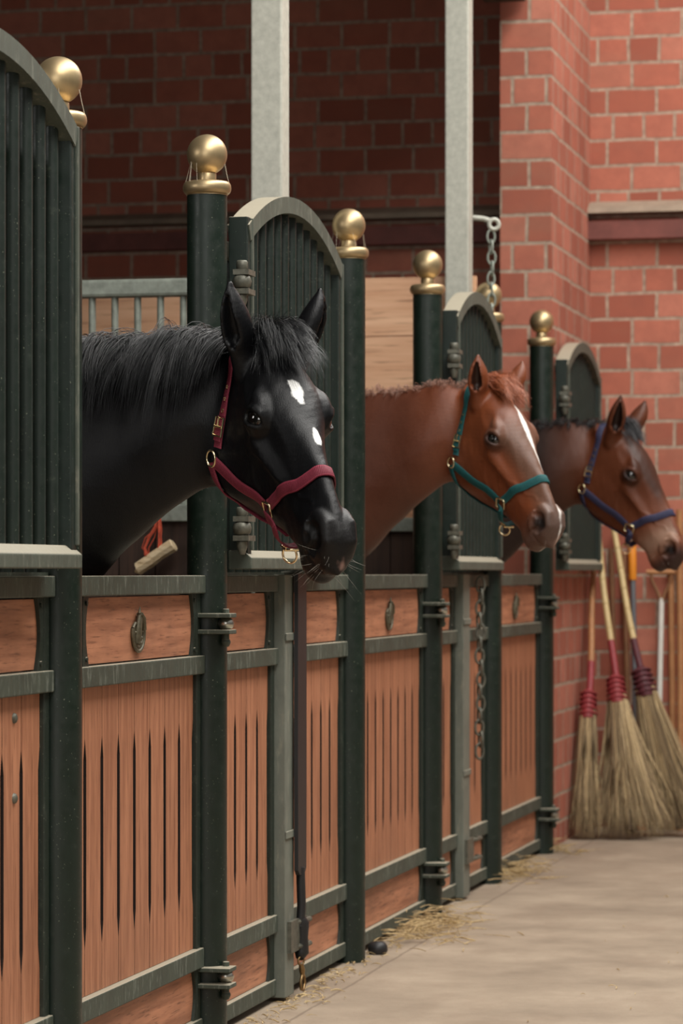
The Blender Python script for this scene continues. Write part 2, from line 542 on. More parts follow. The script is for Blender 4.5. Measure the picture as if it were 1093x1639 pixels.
def leaf_hinge(t, y, z):
    bm = B(); x = .050
    tube(bm, [(x, y, z + .030), (x, y, z + .034), (x, y, z + .050), (x, y, z + .054)], [.013, .015, .015, .012], 10)
    box(bm, x - .02, x + .022, y - .018, y + .055, z + .016, z + .030)
    box(bm, x - .02, x + .022, y - .018, y + .055, z - .034, z - .020)
    tube(bm, [(x, y, z - .020), (x, y, z - .014), (x, y, z), (x, y, z + .012), (x, y, z + .016)], [.014, .022, .025, .021, .014], 14)
    tube(bm, [(x, y, z - .036), (x, y, z - .050), (x, y, z - .062), (x, y, z - .070)], [.014, .014, .010, .007], 10)
    obj('hinge', bm, M['iron'], t, smooth=True)


def half_door(y0, y1, label):
    t = thing('half_door', (0, y0, 0), label, 'stable door', 'lower stable doors')
    w = y1 - y0
    wood_field(t, 0.0, w, emblem=True)
    pin_hinge(t, w + .028, 1.082); pin_hinge(t, w + .028, .172)
    return t


half_door(6.640, 7.770, 'slatted wooden half door with crest plate in front of the black horse')
half_door(9.580, 10.745, 'slatted wooden half door with crest plate in front of the chestnut horse')
half_door(12.100, 13.308, 'slatted wooden half door with crest plate in front of the dark bay horse')


def fixed_front(y0, y1, split, label, rivets=()):
    t = thing('fixed_front_panel', (0, y0, 0), label, 'stall panel', 'fixed stall front panels')
    w = y1 - y0
    if split:
        s0, s1 = split[0] - y0, split[1] - y0
        wood_field(t, 0.0, s0, rivets); wood_field(t, s1, w)
        bm = B(); box(bm, -.035, .028, s0 + .006, s1 - .004, .012, 1.208)
        for z in (.46, 1.02): box(bm, .028, .033, s0 + .004, s1 - .002, z, z + .022)
        br = obj('bolt_bar', bm, M['bolt_bar'], t, bevel=.006)
        bm = B()
        for z in (.145, .215): tube(bm, [(.02, s1 - .02, z), (.045, s1 + .03, z), (.05, s1 + .10, z), (.03, s1 + .12, z)], .008, 8)
        box(bm, .028, .04, s0 + .03, s1 + .02, .135, .225)
        obj('bolt_keeper', bm, M['iron'], t)
    else:
        wood_field(t, 0.0, w, rivets)
    # fixed grille above
    obj('grille_sill', box(B(), -.055, -.005, 0, w, 1.206, 1.214), M['rail'], t)
    obj('grille_rail', box(B(), -.050, -.012, 0, w, 2.055, 2.100), M['trim'], t, bevel=.003)
    n = int(w / .082)
    for i in range(n):
        y = (i + .5) * w / n
        if y0 + y > 5.9:
            bm = B(); tube(bm, [(-.030, y, 1.21), (-.030, y, 2.06)], .0125, 10)
            obj('bar', bm, M['leaf'], t, smooth=True)
    return t


fixed_front(4.93, 6.515, None, 'wooden stall front panel with rivets at the left edge of the picture', rivets=((1.375, .905), (1.375, .735)))
t2 = fixed_front(7.885, 9.462, (8.560, 8.675), 'wooden stall front panel with hanging black strap below the black horse\'s muzzle')
t4 = fixed_front(10.860, 11.984, (11.340, 11.480), 'wooden stall front panel with hanging chain below the chestnut horse\'s muzzle')


def arched_leaf(y0, w, rz, label, d=.052, x=.030, zb=1.222, zs=2.125, sag=.130, bars=None, band=.045):
    t = thing('arched_grille', (x, y0, 0), label, 'grille door', 'arched upper grille doors', rz)
    sw = .040
    bm = B(); box(bm, 0, d, 0, sw, zb, zs + .022); obj('stile', bm, M['leaf'], t, bevel=.003)
    bm = B(); box(bm, 0, d, w - sw, w, zb, zs + .012); obj('stile', bm, M['leaf'], t, bevel=.003)
    R = (w * w / 4 + sag * sag) / (2 * sag); zc = zs + sag - R
    a0 = math.asin(w / 2 / R)
    arc = lambda r, n=28: [(w / 2 + r * math.sin(q), zc + r * math.cos(q)) for q in np.linspace(-a0, a0, n)]
    bm = B()
    o_, i_ = arc(R), arc(R - band)
    for (p, q, r, s) in zip(o_, o_[1:], i_[1:], i_):
        vs = []
        for xx in (-.004, d + .004):
            vs.append([bm.verts.new((xx, yy, zz)) for yy, zz in (p, q, r, s)])
        A_, C_ = vs
        bm.faces.new(A_); bm.faces.new(C_[::-1])
        bm.faces.new((A_[0], C_[0], C_[1], A_[1])); bm.faces.new((A_[2], C_[2], C_[3], A_[3]))
    bmesh.ops.remove_doubles(bm, verts=bm.verts, dist=1e-5)
    e = [x_ for x_ in bm.edges if len(x_.link_faces) == 1]
    bmesh.ops.holes_fill(bm, edges=e)
    obj('arch', bm, M['trim'], t)
    # sloping bottom ledge
    bm = B()
    vs = [[bm.verts.new((xx, yy, zz)) for xx, zz in ((0, zb), (d + .012, zb), (d + .012, zb + .030), (d - .012, zb + .050), (0, zb + .050))] for yy in (-.003, w + .003)]
    bm.faces.new(vs[0]); bm.faces.new(vs[1][::-1])
    for q in range(5): bm.faces.new((vs[0][q], vs[0][(q + 1) % 5], vs[1][(q + 1) % 5], vs[1][q]))
    obj('bottom_ledge', bm, M['trim'], t, bevel=.003)
    for a, b, z in ((sw - .008, sw + .006, zs + .02), (w - .010, w + .003, zs + .004)):
        obj('edge_strip', box(B(), d - .004, d + .006, a, b, zb + .05, z), M['trim'], t, bevel=.002)
    n = bars or int((w - 2 * sw) / .083)
    for i in range(n):
        y = sw + (i + .5) * (w - 2 * sw) / n
        z1 = zc + math.sqrt((R - band) ** 2 - (y - w / 2) ** 2)
        if y0 + y < 5.85: continue
        bm = B(); tube(bm, [(.022, y, zb + .045), (.022, y, z1 + .012)], .0145, 10)
        obj('bar', bm, M['leaf'], t, smooth=True)
    leaf_hinge(t, -.052, 1.972); leaf_hinge(t, -.052, 1.330)
    return t


arched_leaf(5.326, 1.120, 0, 'tall dark green arched grille door cut off by the left picture edge', zs=2.17)
arched_leaf(7.930, 1.125, 0, 'dark green arched grille door folded back behind the black horse\'s ears')
arched_leaf(10.920, 1.120, math.radians(1.7), 'dark green arched grille door behind the chestnut horse\'s head')
arched_leaf(13.555, 1.055, 0, 'dark green arched grille door folded against the brick pier')
# ------------------------------------------------------------------ horses
A60 = math.radians(60)
DH = np.array([math.cos(A60), 0, -math.sin(A60)])      # poll -> muzzle
NH = np.array([math.sin(A60), 0, math.cos(A60)])       # out of the face


def HP(t, n, y=0.0):
    return t * DH + n * NH + np.array([0, y, 0])


def to_tn(P):
    return P @ DH, P @ NH


def axis(*segs):
    out = []
    for a, b, s in segs:
        k = max(1, int(round((b - a) / s)))
        out += list(np.linspace(a, b, k, endpoint=False))
    out.append(segs[-1][1])
    return np.array(out, dtype=np.float32)


GX = axis((-2.55, -.98, .028), (-.98, -.42, .011), (-.42, -.2, .006), (-.2, .34, .0033))
GY = axis((-.40, -.15, .016), (-.15, .15, .0033), (.15, .40, .016))
GZ = axis((-1.90, -.66, .02), (-.66, .24, .0034))
T_ = [-.06, .00, .06, .12, .18, .24, .30, .36, .42, .48, .53, .57, .60, .615]
TOP = [-.095, -.040, -.010, .006, .010, .006, .001, -.003, -.006, -.010, -.017, -.032, -.062, -.088]
BOT = [-.150, -.190, -.255, -.305, -.326, -.320, -.290, -.248, -.212, -.188, -.176, -.166, -.140, -.112]
WTOP = [.056, .068, .082, .094, .099, .089, .065, .047, .038, .035, .036, .034, .027, .017]
WMID = [.060, .074, .082, .084, .080, .075, .065, .055, .048, .045, .044, .041, .032, .021]
WBOT = [.040, .052, .058, .058, .054, .048, .043, .040, .038, .041, .043, .040, .031, .018]


def smin(a, b, k):
    h = np.clip(.5 + .5 * (b - a) / k, 0, 1)
    return b + (a - b) * h - k * h * (1 - h)


def smooth_interp(u, prof):
    x = np.array([p_[0] for p_ in prof]); y = np.array([p_[1] for p_ in prof])
    return float(np.mean([np.interp(u + d_, x, y) for d_ in np.linspace(-.014, .014, 9)]))


def eye_frame(sg):
    c = HP(.209, -.064, sg * .0705)
    ow = np.array([0, sg * .86, 0]) + NH * .42 + DH * .12; ow /= np.linalg.norm(ow)
    sl = DH * .84 + NH * .50; sl -= ow * (sl @ ow); sl /= np.linalg.norm(sl)
    sv = np.cross(ow, sl); sv *= np.sign(sv @ (NH - DH * .5))
    return c, sl, sv, ow


def build_field():
    X2, Z2 = np.meshgrid(GX, GZ, indexing='ij')
    F = np.full((len(GX), len(GY), len(GZ)), 1.0, dtype=np.float32)

    def box(lo, hi):
        s = []
        for g, a, b in zip((GX, GY, GZ), lo, hi):
            i, j = np.searchsorted(g, a), np.searchsorted(g, b)
            s.append(slice(max(0, i - 1), min(len(g), j + 1)))
        return tuple(s)

    def apply(fn, lo, hi, k, op='u'):
        s = box(lo, hi)
        x = GX[s[0]][:, None, None]; y = GY[s[1]][None, :, None]; z = GZ[s[2]][None, None, :]
        d = fn(x, y, z).astype(np.float32)
        if op == 'u':
            F[s] = smin(F[s], d, k)
        else:
            F[s] = -smin(-F[s], d, k)

    def chain(nodes, k, op='u', pad=.08):      # nodes: x, y, z, r  (round cones)
        n = np.array(nodes, dtype=float)

        def fn(x, y, z):
            best = None
            for a, b in zip(n[:-1], n[1:]):
                v = b[:3] - a[:3]; L = v @ v + 1e-12
                u = np.clip(((x - a[0]) * v[0] + (y - a[1]) * v[1] + (z - a[2]) * v[2]) / L, 0, 1)
                d = np.sqrt((x - a[0] - u * v[0]) ** 2 + (y - a[1] - u * v[1]) ** 2 + (z - a[2] - u * v[2]) ** 2) - (a[3] + u * (b[3] - a[3]))
                best = d if best is None else np.minimum(best, d)
            return best
        R = n[:, 3].max() + pad
        apply(fn, n[:, :3].min(0) - R, n[:, :3].max(0) + R, k, op)

    def ell(c, r, k, op='u', axes=None, pad=.06):   # axes: rows = local axes
        c = np.array(c, dtype=float); M = np.eye(3) if axes is None else np.array(axes)

        def fn(x, y, z):
            q = [((x - c[0]) * M[i, 0] + (y - c[1]) * M[i, 1] + (z - c[2]) * M[i, 2]) / r[i] for i in range(3)]
            l = np.sqrt(q[0] ** 2 + q[1] ** 2 + q[2] ** 2)
            return (l - 1) * min(r)
        R = max(r) + pad
        apply(fn, c - R, c + R, k, op)
    HA = np.array([DH, [0, 1, 0], NH])
    # trunk and neck: elliptical chain in the side plane
    spine = np.array([(-.09, -.125, .090, .062), (-.24, -.148, .140, .068), (-.40, -.202, .186, .084), (-.56, -.262, .236, .106),
                      (-.76, -.352, .305, .150), (-.98, -.47, .362, .205), (-1.3, -.50, .372, .262), (-1.65, -.49, .37, .29),
                      (-1.95, -.42, .335, .29), (-2.18, -.40, .28, .235)])

    def trunk(x, y, z):
        best = None
        for a, b in zip(spine[:-1], spine[1:]):
            v = b[:2] - a[:2]
            u = np.clip(((x - a[0]) * v[0] + (z - a[1]) * v[1]) / (v @ v), 0, 1)
            e2 = (x - a[0] - u * v[0]) ** 2 + (z - a[1] - u * v[1]) ** 2
            ra = a[2] + u * (b[2] - a[2]); rb = a[3] + u * (b[3] - a[3])
            up = (z - a[1] - u * v[1]) / ra
            rb = rb * (1 - .26 * np.clip(up, -.3, 1) * np.clip((x + 1.1) * 3, 0, 1))
            d = (np.sqrt(e2 / ra ** 2 + y ** 2 / rb ** 2) - 1) * np.minimum(ra, rb) * 1.1
            best = d if best is None else smin(best, d, .03)
        return best
    apply(trunk, (-9, -9, -9), (.12, 9, 9), .02)
    # head: table-driven loft
    s = box((-.30, -.16, -.70), (.36, .16, .12))
    x2, z2 = X2[s[0], s[2]], Z2[s[0], s[2]]
    t = x2 * DH[0] + z2 * DH[2]; n = x2 * NH[0] + z2 * NH[2]
    tt = np.linspace(-.06, .615, 300)
    ker = np.hanning(25); ker /= ker.sum()

    def tab(v):
        w = np.interp(tt, T_, v)
        w = np.convolve(np.pad(w, 12, mode='edge'), ker, 'valid')
        return np.interp(t, tt, w)
    top, bot = tab(TOP), tab(BOT)
    hh = (top - bot) / 2; e = (n - (top + bot) / 2) / hh
    ec = np.clip(e, -1, 1)
    w0, w1, w2 = tab(WBOT), tab(WMID), tab(WTOP)
    W = np.where(ec < 0, w1 + (w0 - w1) * np.clip(-ec / .8, 0, 1.1) ** 1.5, w1 + (w2 - w1) * np.clip(ec / .55, 0, 1.5))
    W = np.maximum(W, .012)
    over = np.maximum(0, t - .612) + np.maximum(0, -.05 - t)
    yy = np.abs(GY[s[1]])[None, :, None]
    q = (yy / W[:, None, :]) ** 2.3 + np.abs(e)[:, None, :] ** 2.6
    d = (np.power(q, 1 / 2.45) - 1) * np.minimum(W, hh)[:, None, :] + over[:, None, :]
    F[s] = smin(F[s], d.astype(np.float32), .030)
    for sg in (-1, 1):
        # cheek plate
        ell(HP(.175, -.205, sg * .048), (.112, .040, .112), .022, axes=HA)
        # facial crest
        chain([(*HP(.24, -.104, sg * .068), .013), (*HP(.31, -.106, sg * .056), .011), (*HP(.38, -.104, sg * .043), .007)], .030)
        # brow and bulge of the eye
        ell(HP(.186, -.033, sg * .078), (.040, .019, .019), .014, axes=HA)
        ell(HP(.208, -.064, sg * .074), (.036, .026, .030), .014, axes=HA)
        # hollow above the eye, hollow before it
        ell(HP(.125, -.040, sg * .100), (.030, .018, .020), .02, 'd', axes=HA)
        ell(HP(.295, -.058, sg * .088), (.045, .016, .020), .03, 'd', axes=HA)
        # jaw-to-crest hollow
        ell(HP(.375, -.155, sg * .078), (.060, .018, .030), .035, 'd', axes=HA)
        # eye: lids over the ball, looking outward and a little forward
        ec_, sl, sv, ow = eye_frame(sg)
        EP = lambda a, b, c: ec_ + sl * a + sv * b + ow * c
        sph = lambda a, b, R: EP(a, b, math.sqrt(max(1e-6, R * R - a * a - b * b)))
        ell(ec_, (.037, .037, .037), .014)
        ell(EP(.001, -.004, .037), (.0295, .0165, .022), .004, 'd', axes=[sl, sv, ow])
        chain([(*sph(-.031, -.001, .037), .004), (*sph(-.020, .0145, .0375), .0065), (*sph(-.002, .0195, .039), .009),
               (*sph(.017, .015, .038), .007), (*EP(.034, -.004, .012), .004)], .006)
        chain([(*sph(-.031, -.003, .0365), .0035), (*sph(-.016, -.019, .0365), .0045), (*sph(.004, -.0215, .0365), .0045),
               (*sph(.021, -.016, .034), .004), (*EP(.034, -.005, .012), .0035)], .005)
        # nostril: flared outer wing, then the opening
        chain([(*HP(.508, -.044, sg * .030), .012), (*HP(.543, -.034, sg * .027), .0145), (*HP(.576, -.050, sg * .025), .0145),
               (*HP(.584, -.082, sg * .026), .015)], .011)
        chain([(*HP(.512, -.066, sg * .050), .008), (*HP(.522, -.092, sg * .052), .009), (*HP(.548, -.112, sg * .046), .008)], .010)
        ell(HP(.538, -.082, sg * .033), (.044, .014, .040), .018, axes=HA)
        chain([(*HP(.522, -.060, sg * .054), .010), (*HP(.542, -.054, sg * .046), .0145), (*HP(.563, -.068, sg * .040), .0175),
               (*HP(.566, -.090, sg * .041), .0135), (*HP(.556, -.106, sg * .046), .007)], .007, 'd')
        # corner of the mouth
        chain([(*HP(.500, -.128, sg * .058), .004), (*HP(.540, -.121, sg * .054), .0045), (*HP(.575, -.117, sg * .045), .0045),
               (*HP(.596, -.120, sg * .030), .0045), (*HP(.606, -.122, 0), .006), (*HP(.64, -.125, 0), .010)], .008, 'd')
        # ears
        e0 = HP(.018, -.060, sg * .074); ax_ = HP(-.60, .80, sg * .30); ax_ /= np.linalg.norm(ax_)
        op = HP(.50, .45, sg * .80); op -= ax_ * (op @ ax_); op /= np.linalg.norm(op)
        prof = [(-.03, .030, 0), (.015, .032, 0), (.05, .0385, .002), (.085, .0375, .003), (.12, .0285, .001), (.150, .0145, -.004), (.168, .005, -.008)]
        pu = np.linspace(-.03, .166, 22)
        chain([(*(e0 + ax_ * u + op * np.interp(u, [p_[0] for p_ in prof], [p_[2] for p_ in prof])), smooth_interp(u, prof)) for u in pu], .016)
        cav = [(.036, .010, .026), (.058, .0225, .025), (.085, .0220, .024), (.12, .0145, .018), (.140, .007, .011)]
        chain([(*(e0 + ax_ * u + op * o), r) for u, r, o in cav], .009, 'd')
    # crown between the ears, chin
    ell(HP(.0, -.055, 0), (.060, .064, .035), .03, axes=HA)
    ell(HP(.565, -.086, 0), (.048, .030, .044), .02, axes=HA)
    ell(HP(.556, -.158, 0), (.044, .036, .030), .02, axes=HA)
    # legs
    for sg in (-1, 1):
        chain([(-1.0, sg * .14, -.62, .12), (-1.0, sg * .15, -.95, .075), (-1.0, sg * .15, -1.22, .056), (-1.0, sg * .15, -1.30, .045), (-1.0, sg * .15, -1.55, .036),
               (-1.0, sg * .15, -1.62, .045), (-.96, sg * .15, -1.71, .040), (-.94, sg * .15, -1.80, .062)], .05, pad=.12)
        chain([(-2.1, sg * .13, -.5, .20), (-2.02, sg * .16, -.88, .13), (-2.24, sg * .15, -1.18, .062), (-2.25, sg * .15, -1.30, .05), (-2.2, sg * .15, -1.55, .04),
               (-2.2, sg * .15, -1.62, .047), (-2.15, sg * .15, -1.71, .040), (-2.13, sg * .15, -1.80, .064)], .05, pad=.12)
    F[:, :, :] = np.maximum(F, (-1.80 - GZ)[None, None, :])
    return F


def surface_nets(F):
    nx, ny, nz = F.shape
    S = F < 0
    c = [S[i:nx - 1 + i, j:ny - 1 + j, k:nz - 1 + k] for i in (0, 1) for j in (0, 1) for k in (0, 1)]
    cnt = np.zeros(c[0].shape, dtype=np.int8)
    for a in c:
        cnt += a
    mix = (cnt > 0) & (cnt < 8)
    I, J, K = np.nonzero(mix)
    idx = np.full(mix.shape, -1, dtype=np.int32); idx[I, J, K] = np.arange(len(I))
    acc = np.zeros((len(I), 3)); m = np.zeros(len(I))
    corners = [(i, j, k) for i in (0, 1) for j in (0, 1) for k in (0, 1)]
    for a in corners:
        for ax_ in range(3):
            if a[ax_] == 1:
                continue
            b = list(a); b[ax_] = 1
            fa = F[I + a[0], J + a[1], K + a[2]]; fb = F[I + b[0], J + b[1], K + b[2]]
            cr = (fa < 0) != (fb < 0)
            u = np.where(cr, fa / np.where(cr, fa - fb, 1), 0)
            pa = np.stack([GX[I + a[0]], GY[J + a[1]], GZ[K + a[2]]], 1); pb = np.stack([GX[I + b[0]], GY[J + b[1]], GZ[K + b[2]]], 1)
            acc += np.where(cr[:, None], pa + (pb - pa) * u[:, None], 0); m += cr
    V = acc / m[:, None]
    faces = []
    for ax_ in range(3):
        o1, o2 = [(1, 2), (2, 0), (0, 1)][ax_]
        sl = [slice(1, -1)] * 3; sl[ax_] = slice(0, -1)
        sl2 = list(sl); sl2[ax_] = slice(1, None)
        A_ = S[tuple(sl)]; B_ = S[tuple(sl2)]
        for flip in (False, True):
            P, Q, R = np.nonzero((~A_ & B_) if flip else (A_ & ~B_))
            g = [P, Q, R]
            for q in range(3):
                if q != ax_:
                    g[q] = g[q] + 1

            def at(d1, d2):
                h = [g[0].copy(), g[1].copy(), g[2].copy()]
                h[o1] -= d1; h[o2] -= d2
                return idx[h[0], h[1], h[2]]
            quad = np.stack([at(1, 1), at(0, 1), at(0, 0), at(1, 0)], 1)
            faces.append(quad[:, ::-1] if flip else quad)
    Q = np.concatenate(faces)
    return V, Q[(Q >= 0).all(1)]


def smooth(V, Q, it, wgt):
    E = np.concatenate([Q[:, [0, 1]], Q[:, [1, 2]], Q[:, [2, 3]], Q[:, [3, 0]]])
    E = np.concatenate([E, E[:, ::-1]])
    deg = np.bincount(E[:, 0], minlength=len(V)).astype(float)
    for _ in range(it):
        for lam in (.55, -.52):
            S = np.stack([np.bincount(E[:, 0], weights=V[E[:, 1], i], minlength=len(V)) for i in range(3)], 1) / deg[:, None]
            V = V + (S - V) * (lam * wgt)[:, None]
    return V


HV, HQ = surface_nets(build_field())
_t, _n = to_tn(HV)
HV = smooth(HV, HQ, 3, np.ones(len(HV)))
_body = np.clip((-.15 - HV[:, 0]) / .15, 0, 1)
HV = smooth(HV, HQ, 12, _body)
HV = smooth(HV, HQ, 14, np.clip((-.02 - _t) / .05, 0, 1))
# keep only the biggest connected piece (no crumbs)


def vnormals(V, Q):
    a, b, c, d = (V[Q[:, i]] for i in range(4))
    n = np.cross(c - a, d - b); N = np.zeros_like(V)
    for i in range(4):
        for j in range(3):
            N[:, j] += np.bincount(Q[:, i], weights=n[:, j], minlength=len(V))
    return N / (np.linalg.norm(N, axis=1, keepdims=True) + 1e-12)


def wave_noise(P, s, seed, k=9):
    r = np.random.default_rng(seed); o = np.zeros(len(P))
    for i in range(k):
        o += np.sin(P @ (r.normal(size=3) * s * (1 + .25 * i)) + r.uniform(0, 6.28)) / (1 + .25 * i)
    return o / 2.5


# muscle and bone unevenness under the skin, a few raised veins on the face
_t, _n = to_tn(HV)
_hd = np.clip((_t + .02) / .06, 0, 1) * np.clip((HV[:, 0] + .22) / .1, 0, 1)
_d = wave_noise(HV, 26, 31) * .0011 + wave_noise(HV, 60, 32) * .0005
_d = _d * (.4 + .6 * _hd) + wave_noise(HV, 9, 33) * .004 * (1 - _hd)
for (t0, n0), (t1, n1), amp in (((.255, -.125), (.42, -.075), .0016), ((.30, -.112), (.36, -.175), .0014), ((.38, -.09), (.47, -.05), .0014), ((.23, -.15), (.33, -.215), .0012)):
    u = np.clip(((_t - t0) * (t1 - t0) + (_n - n0) * (n1 - n0)) / ((t1 - t0) ** 2 + (n1 - n0) ** 2), 0, 1)
    e = np.hypot(_t - t0 - u * (t1 - t0), _n - n0 - u * (n1 - n0) - .006 * np.sin(u * 9))
    _d += amp * np.exp(-(e / .0055) ** 2) * _hd * (np.abs(HV[:, 1]) > .02)
HV = HV + vnormals(HV, HQ) * _d[:, None]

# pose: every vertex is turned about the poll and the neck base with soft weights
PH = np.array([-.10, 0, -.12]); PN = np.array([-.80, 0, -.32])
MH = np.array([.75, 0, -.10]); MH = MH / np.linalg.norm(MH)


def sstep(a, b, x):
    u = np.clip((x - a) / (b - a), 0, 1)
    return u * u * (3 - 2 * u)


def turn(P, piv, rv, w):
    rv = np.array(rv, dtype=float); ang = np.linalg.norm(rv) + 1e-12; k_ = rv / ang; a = ang * w
    V = P - piv; c_ = np.cos(a)[:, None]; s_ = np.sin(a)[:, None]
    return piv + V * c_ + np.cross(np.broadcast_to(k_, V.shape), V) * s_ + np.outer(V @ k_, k_) * (1 - c_)


def deform(P, q):
    """q: X, Y, Z, body yaw, neck pitch, neck yaw, head roll, head pitch, head yaw, scale"""
    P = np.atleast_2d(np.array(P, dtype=float))
    wh = sstep(-.22, .10, (P - np.array([-.06, 0, -.12])) @ MH)
    wn = sstep(-1.0, -.15, P[:, 0] - .25 * (P[:, 2] + .2))
    zmin = -1.80
    P = turn(P, PH, q[6:9], wh)
    P = turn(P, PN, (0, q[4], q[5]), wn)
    low = np.clip(-.9 - P[:, 2], 0, None)
    P = P * q[9]
    kz = (q[2] - .9 * q[9]) / (.9 * q[9])
    P[:, 2] -= low * q[9] * (kz - 1)
    c_, s_ = math.cos(q[3]), math.sin(q[3])
    return np.stack([P[:, 0] * c_ - P[:, 1] * s_ + q[0], P[:, 0] * s_ + P[:, 1] * c_ + q[1], P[:, 2] + q[2]], 1)


HBVH = BVHTree.FromPolygons([tuple(v) for v in HV], [tuple(f) for f in HQ])


def np_mesh(name, V, Q, m, parent=None, smooth=True, cols=None):
    me = bpy.data.meshes.new(name)
    V = np.asarray(V, dtype=np.float32); Q = np.asarray(Q, dtype=np.int32)
    me.vertices.add(len(V)); me.vertices.foreach_set('co', V.ravel())
    me.loops.add(Q.size); me.loops.foreach_set('vertex_index', Q.ravel())
    me.polygons.add(len(Q)); me.polygons.foreach_set('loop_start', np.arange(0, Q.size, Q.shape[1], dtype=np.int32))
    me.update(calc_edges=True); me.validate()
    if cols is not None:
        ca = me.color_attributes.new('coat', 'FLOAT_COLOR', 'POINT')
        ca.data.foreach_set('color', np.concatenate([cols, np.ones((len(cols), 1))], 1).astype(np.float32).ravel())
    me.materials.append(m)
    if smooth: me.shade_smooth()
    o = bpy.data.objects.new(name, me); COL.objects.link(o)
    if parent: o.parent = parent
    return o


def strands(paths, r0, taper=True):
    """paths: (n, m, 3) -> three-sided tapering tubes"""
    P = np.asarray(paths); n, m, _ = P.shape
    d = np.gradient(P, axis=1); d /= np.linalg.norm(d, axis=2, keepdims=True) + 1e-9
    up = np.where(np.abs(d[..., 2:3]) < .9, np.array([0, 0, 1.0]), np.array([1.0, 0, 0]))
    a = np.cross(d, up); a /= np.linalg.norm(a, axis=2, keepdims=True) + 1e-9
    b = np.cross(a, d)
    s = np.linspace(0, 1, m)
    r = (np.where(s < .15, .7 + 2 * s, 1) * (1 - .9 * np.clip((s - .25) / .75, 0, 1) ** 1.5))[None, :, None] * (np.asarray(r0).reshape(-1, 1, 1) if np.ndim(r0) else r0)
    V = np.stack([P + (a * math.cos(t) + b * math.sin(t)) * r for t in (0, 2.094, 4.189)], 2).reshape(-1, 3)
    i = np.arange(n)[:, None, None] * m * 3 + np.arange(m - 1)[None, :, None] * 3
    k_ = np.arange(3)[None, None, :]; k2 = (k_ + 1) % 3
    Q = np.stack(np.broadcast_arrays(i + k_, i + k2, i + 3 + k2, i + 3 + k_), -1).reshape(-1, 4)
    return V, Q


def coat_mat(name, rough=.42, sheen=(1, 1, 1, 1), sheen_w=.15, spec=.5):
    k = NT(name)
    at = k.n('ShaderNodeVertexColor'); at.layer_name = 'coat'
    f = k.noise(k.coords(scale=(60, 60, 25)), 6, 5, .65)
    c = k.mix(1.0, at.outputs[0], k.ramp(f, [(.25, (.72, .72, .72)), (.75, (1.22, 1.22, 1.22))]), 'MULTIPLY')
    k.col(c)
    k.set(Roughness=k.ramp(f, [(.3, (rough - .06,) * 3), (.7, (rough + .1,) * 3)]), Sheen_Weight=sheen_w, Sheen_Roughness=.35, Sheen_Tint=sheen, Specular_IOR_Level=spec)
    g = k.noise(k.coords(scale=(220, 220, 70)), 1.5, 4, .6)
    k.bump(k.math('ADD', k.math('MULTIPLY', f, .5), g), .30, .0022)
    return k.m


def hair_mat(name, c1, c2, rough=.36):
    k = NT(name)
    f = k.noise(k.coords(scale=(90, 90, 6)), 2.0, 3, .6)
    k.col(k.ramp(f, [(.3, c1), (.7, c2)])); k.set(Roughness=rough, Anisotropic=.4)
    return k.m


EYE = NT('horse_eye'); EYE.col((.004, .003, .0025, 1)); EYE.set(Roughness=.06, Specular_IOR_Level=.7, Coat_Weight=.6); EYE = EYE.m
WH_MAT = simple('whisker', lin(160, 155, 145), .5)
TN = np.stack(to_tn(HV), 1); HY = HV[:, 1]
FRONT = np.clip((TN[:, 1] + .035) / .02, 0, 1)


def fbm(P, s, seed):
    r = np.random.default_rng(seed); o = np.zeros(len(P))
    for i in range(7):
        kvec = r.normal(size=3) * s * (1 + .35 * i); o += np.sin(P @ kvec + r.uniform(0, 6.28)) / (1 + .3 * i)
    return o / 3.0


NZ = fbm(HV, 90, 3); NZ2 = fbm(HV, 22, 5)


def blend(c, col, m):
    return c + (np.array(col)[None, :3] - c) * np.clip(m, 0, 1)[:, None]


def blob(t0, y0, lt, ly, rag=.22, soft=.14):
    d = np.sqrt(((TN[:, 0] - t0) / lt) ** 2 + ((HY - y0) / ly) ** 2) + NZ * rag
    return np.clip((1 - d) / soft + .5, 0, 1) * FRONT


MUZ = sstep(.47, .58, TN[:, 0])
EARS = np.clip((-TN[:, 0] - .03) / .06, 0, 1) * (HV[:, 2] > .02)
EYEM = np.exp(-(((TN[:, 0] - .213) / .040) ** 2 + ((TN[:, 1] + .062) / .030) ** 2) ** 1.5) * (np.abs(HY) > .06)
NOST = np.exp(-(((TN[:, 0] - .553) / .026) ** 2 + ((TN[:, 1] + .07) / .026) ** 2) ** 1.5) * (np.abs(HY) > .03)
EAR_SHADE = np.zeros(len(HV))
for sg_ in (-1, 1):      # shade of each ear hollow, put into the coat colour
    e0_ = HP(.018, -.060, sg_ * .074); ax2 = HP(-.60, .80, sg_ * .30); ax2 /= np.linalg.norm(ax2)
    op2 = HP(.45, .55, sg_ * .75); op2 -= ax2 * (op2 @ ax2); op2 /= np.linalg.norm(op2); sd2 = np.cross(ax2, op2)
    D_ = HV - e0_; u_ = D_ @ ax2
    rr_ = np.interp(u_, [.03, .058, .085, .12, .15], [.008, .0215, .0215, .014, .004])
    EAR_SHADE = np.maximum(EAR_SHADE, ((np.abs(D_ @ sd2) < rr_) & (D_ @ op2 > -.006) & (u_ > .03) & (u_ < .15)) * 1.0)
NECK = np.clip((-HV[:, 0] - .16) / .2, 0, 1)


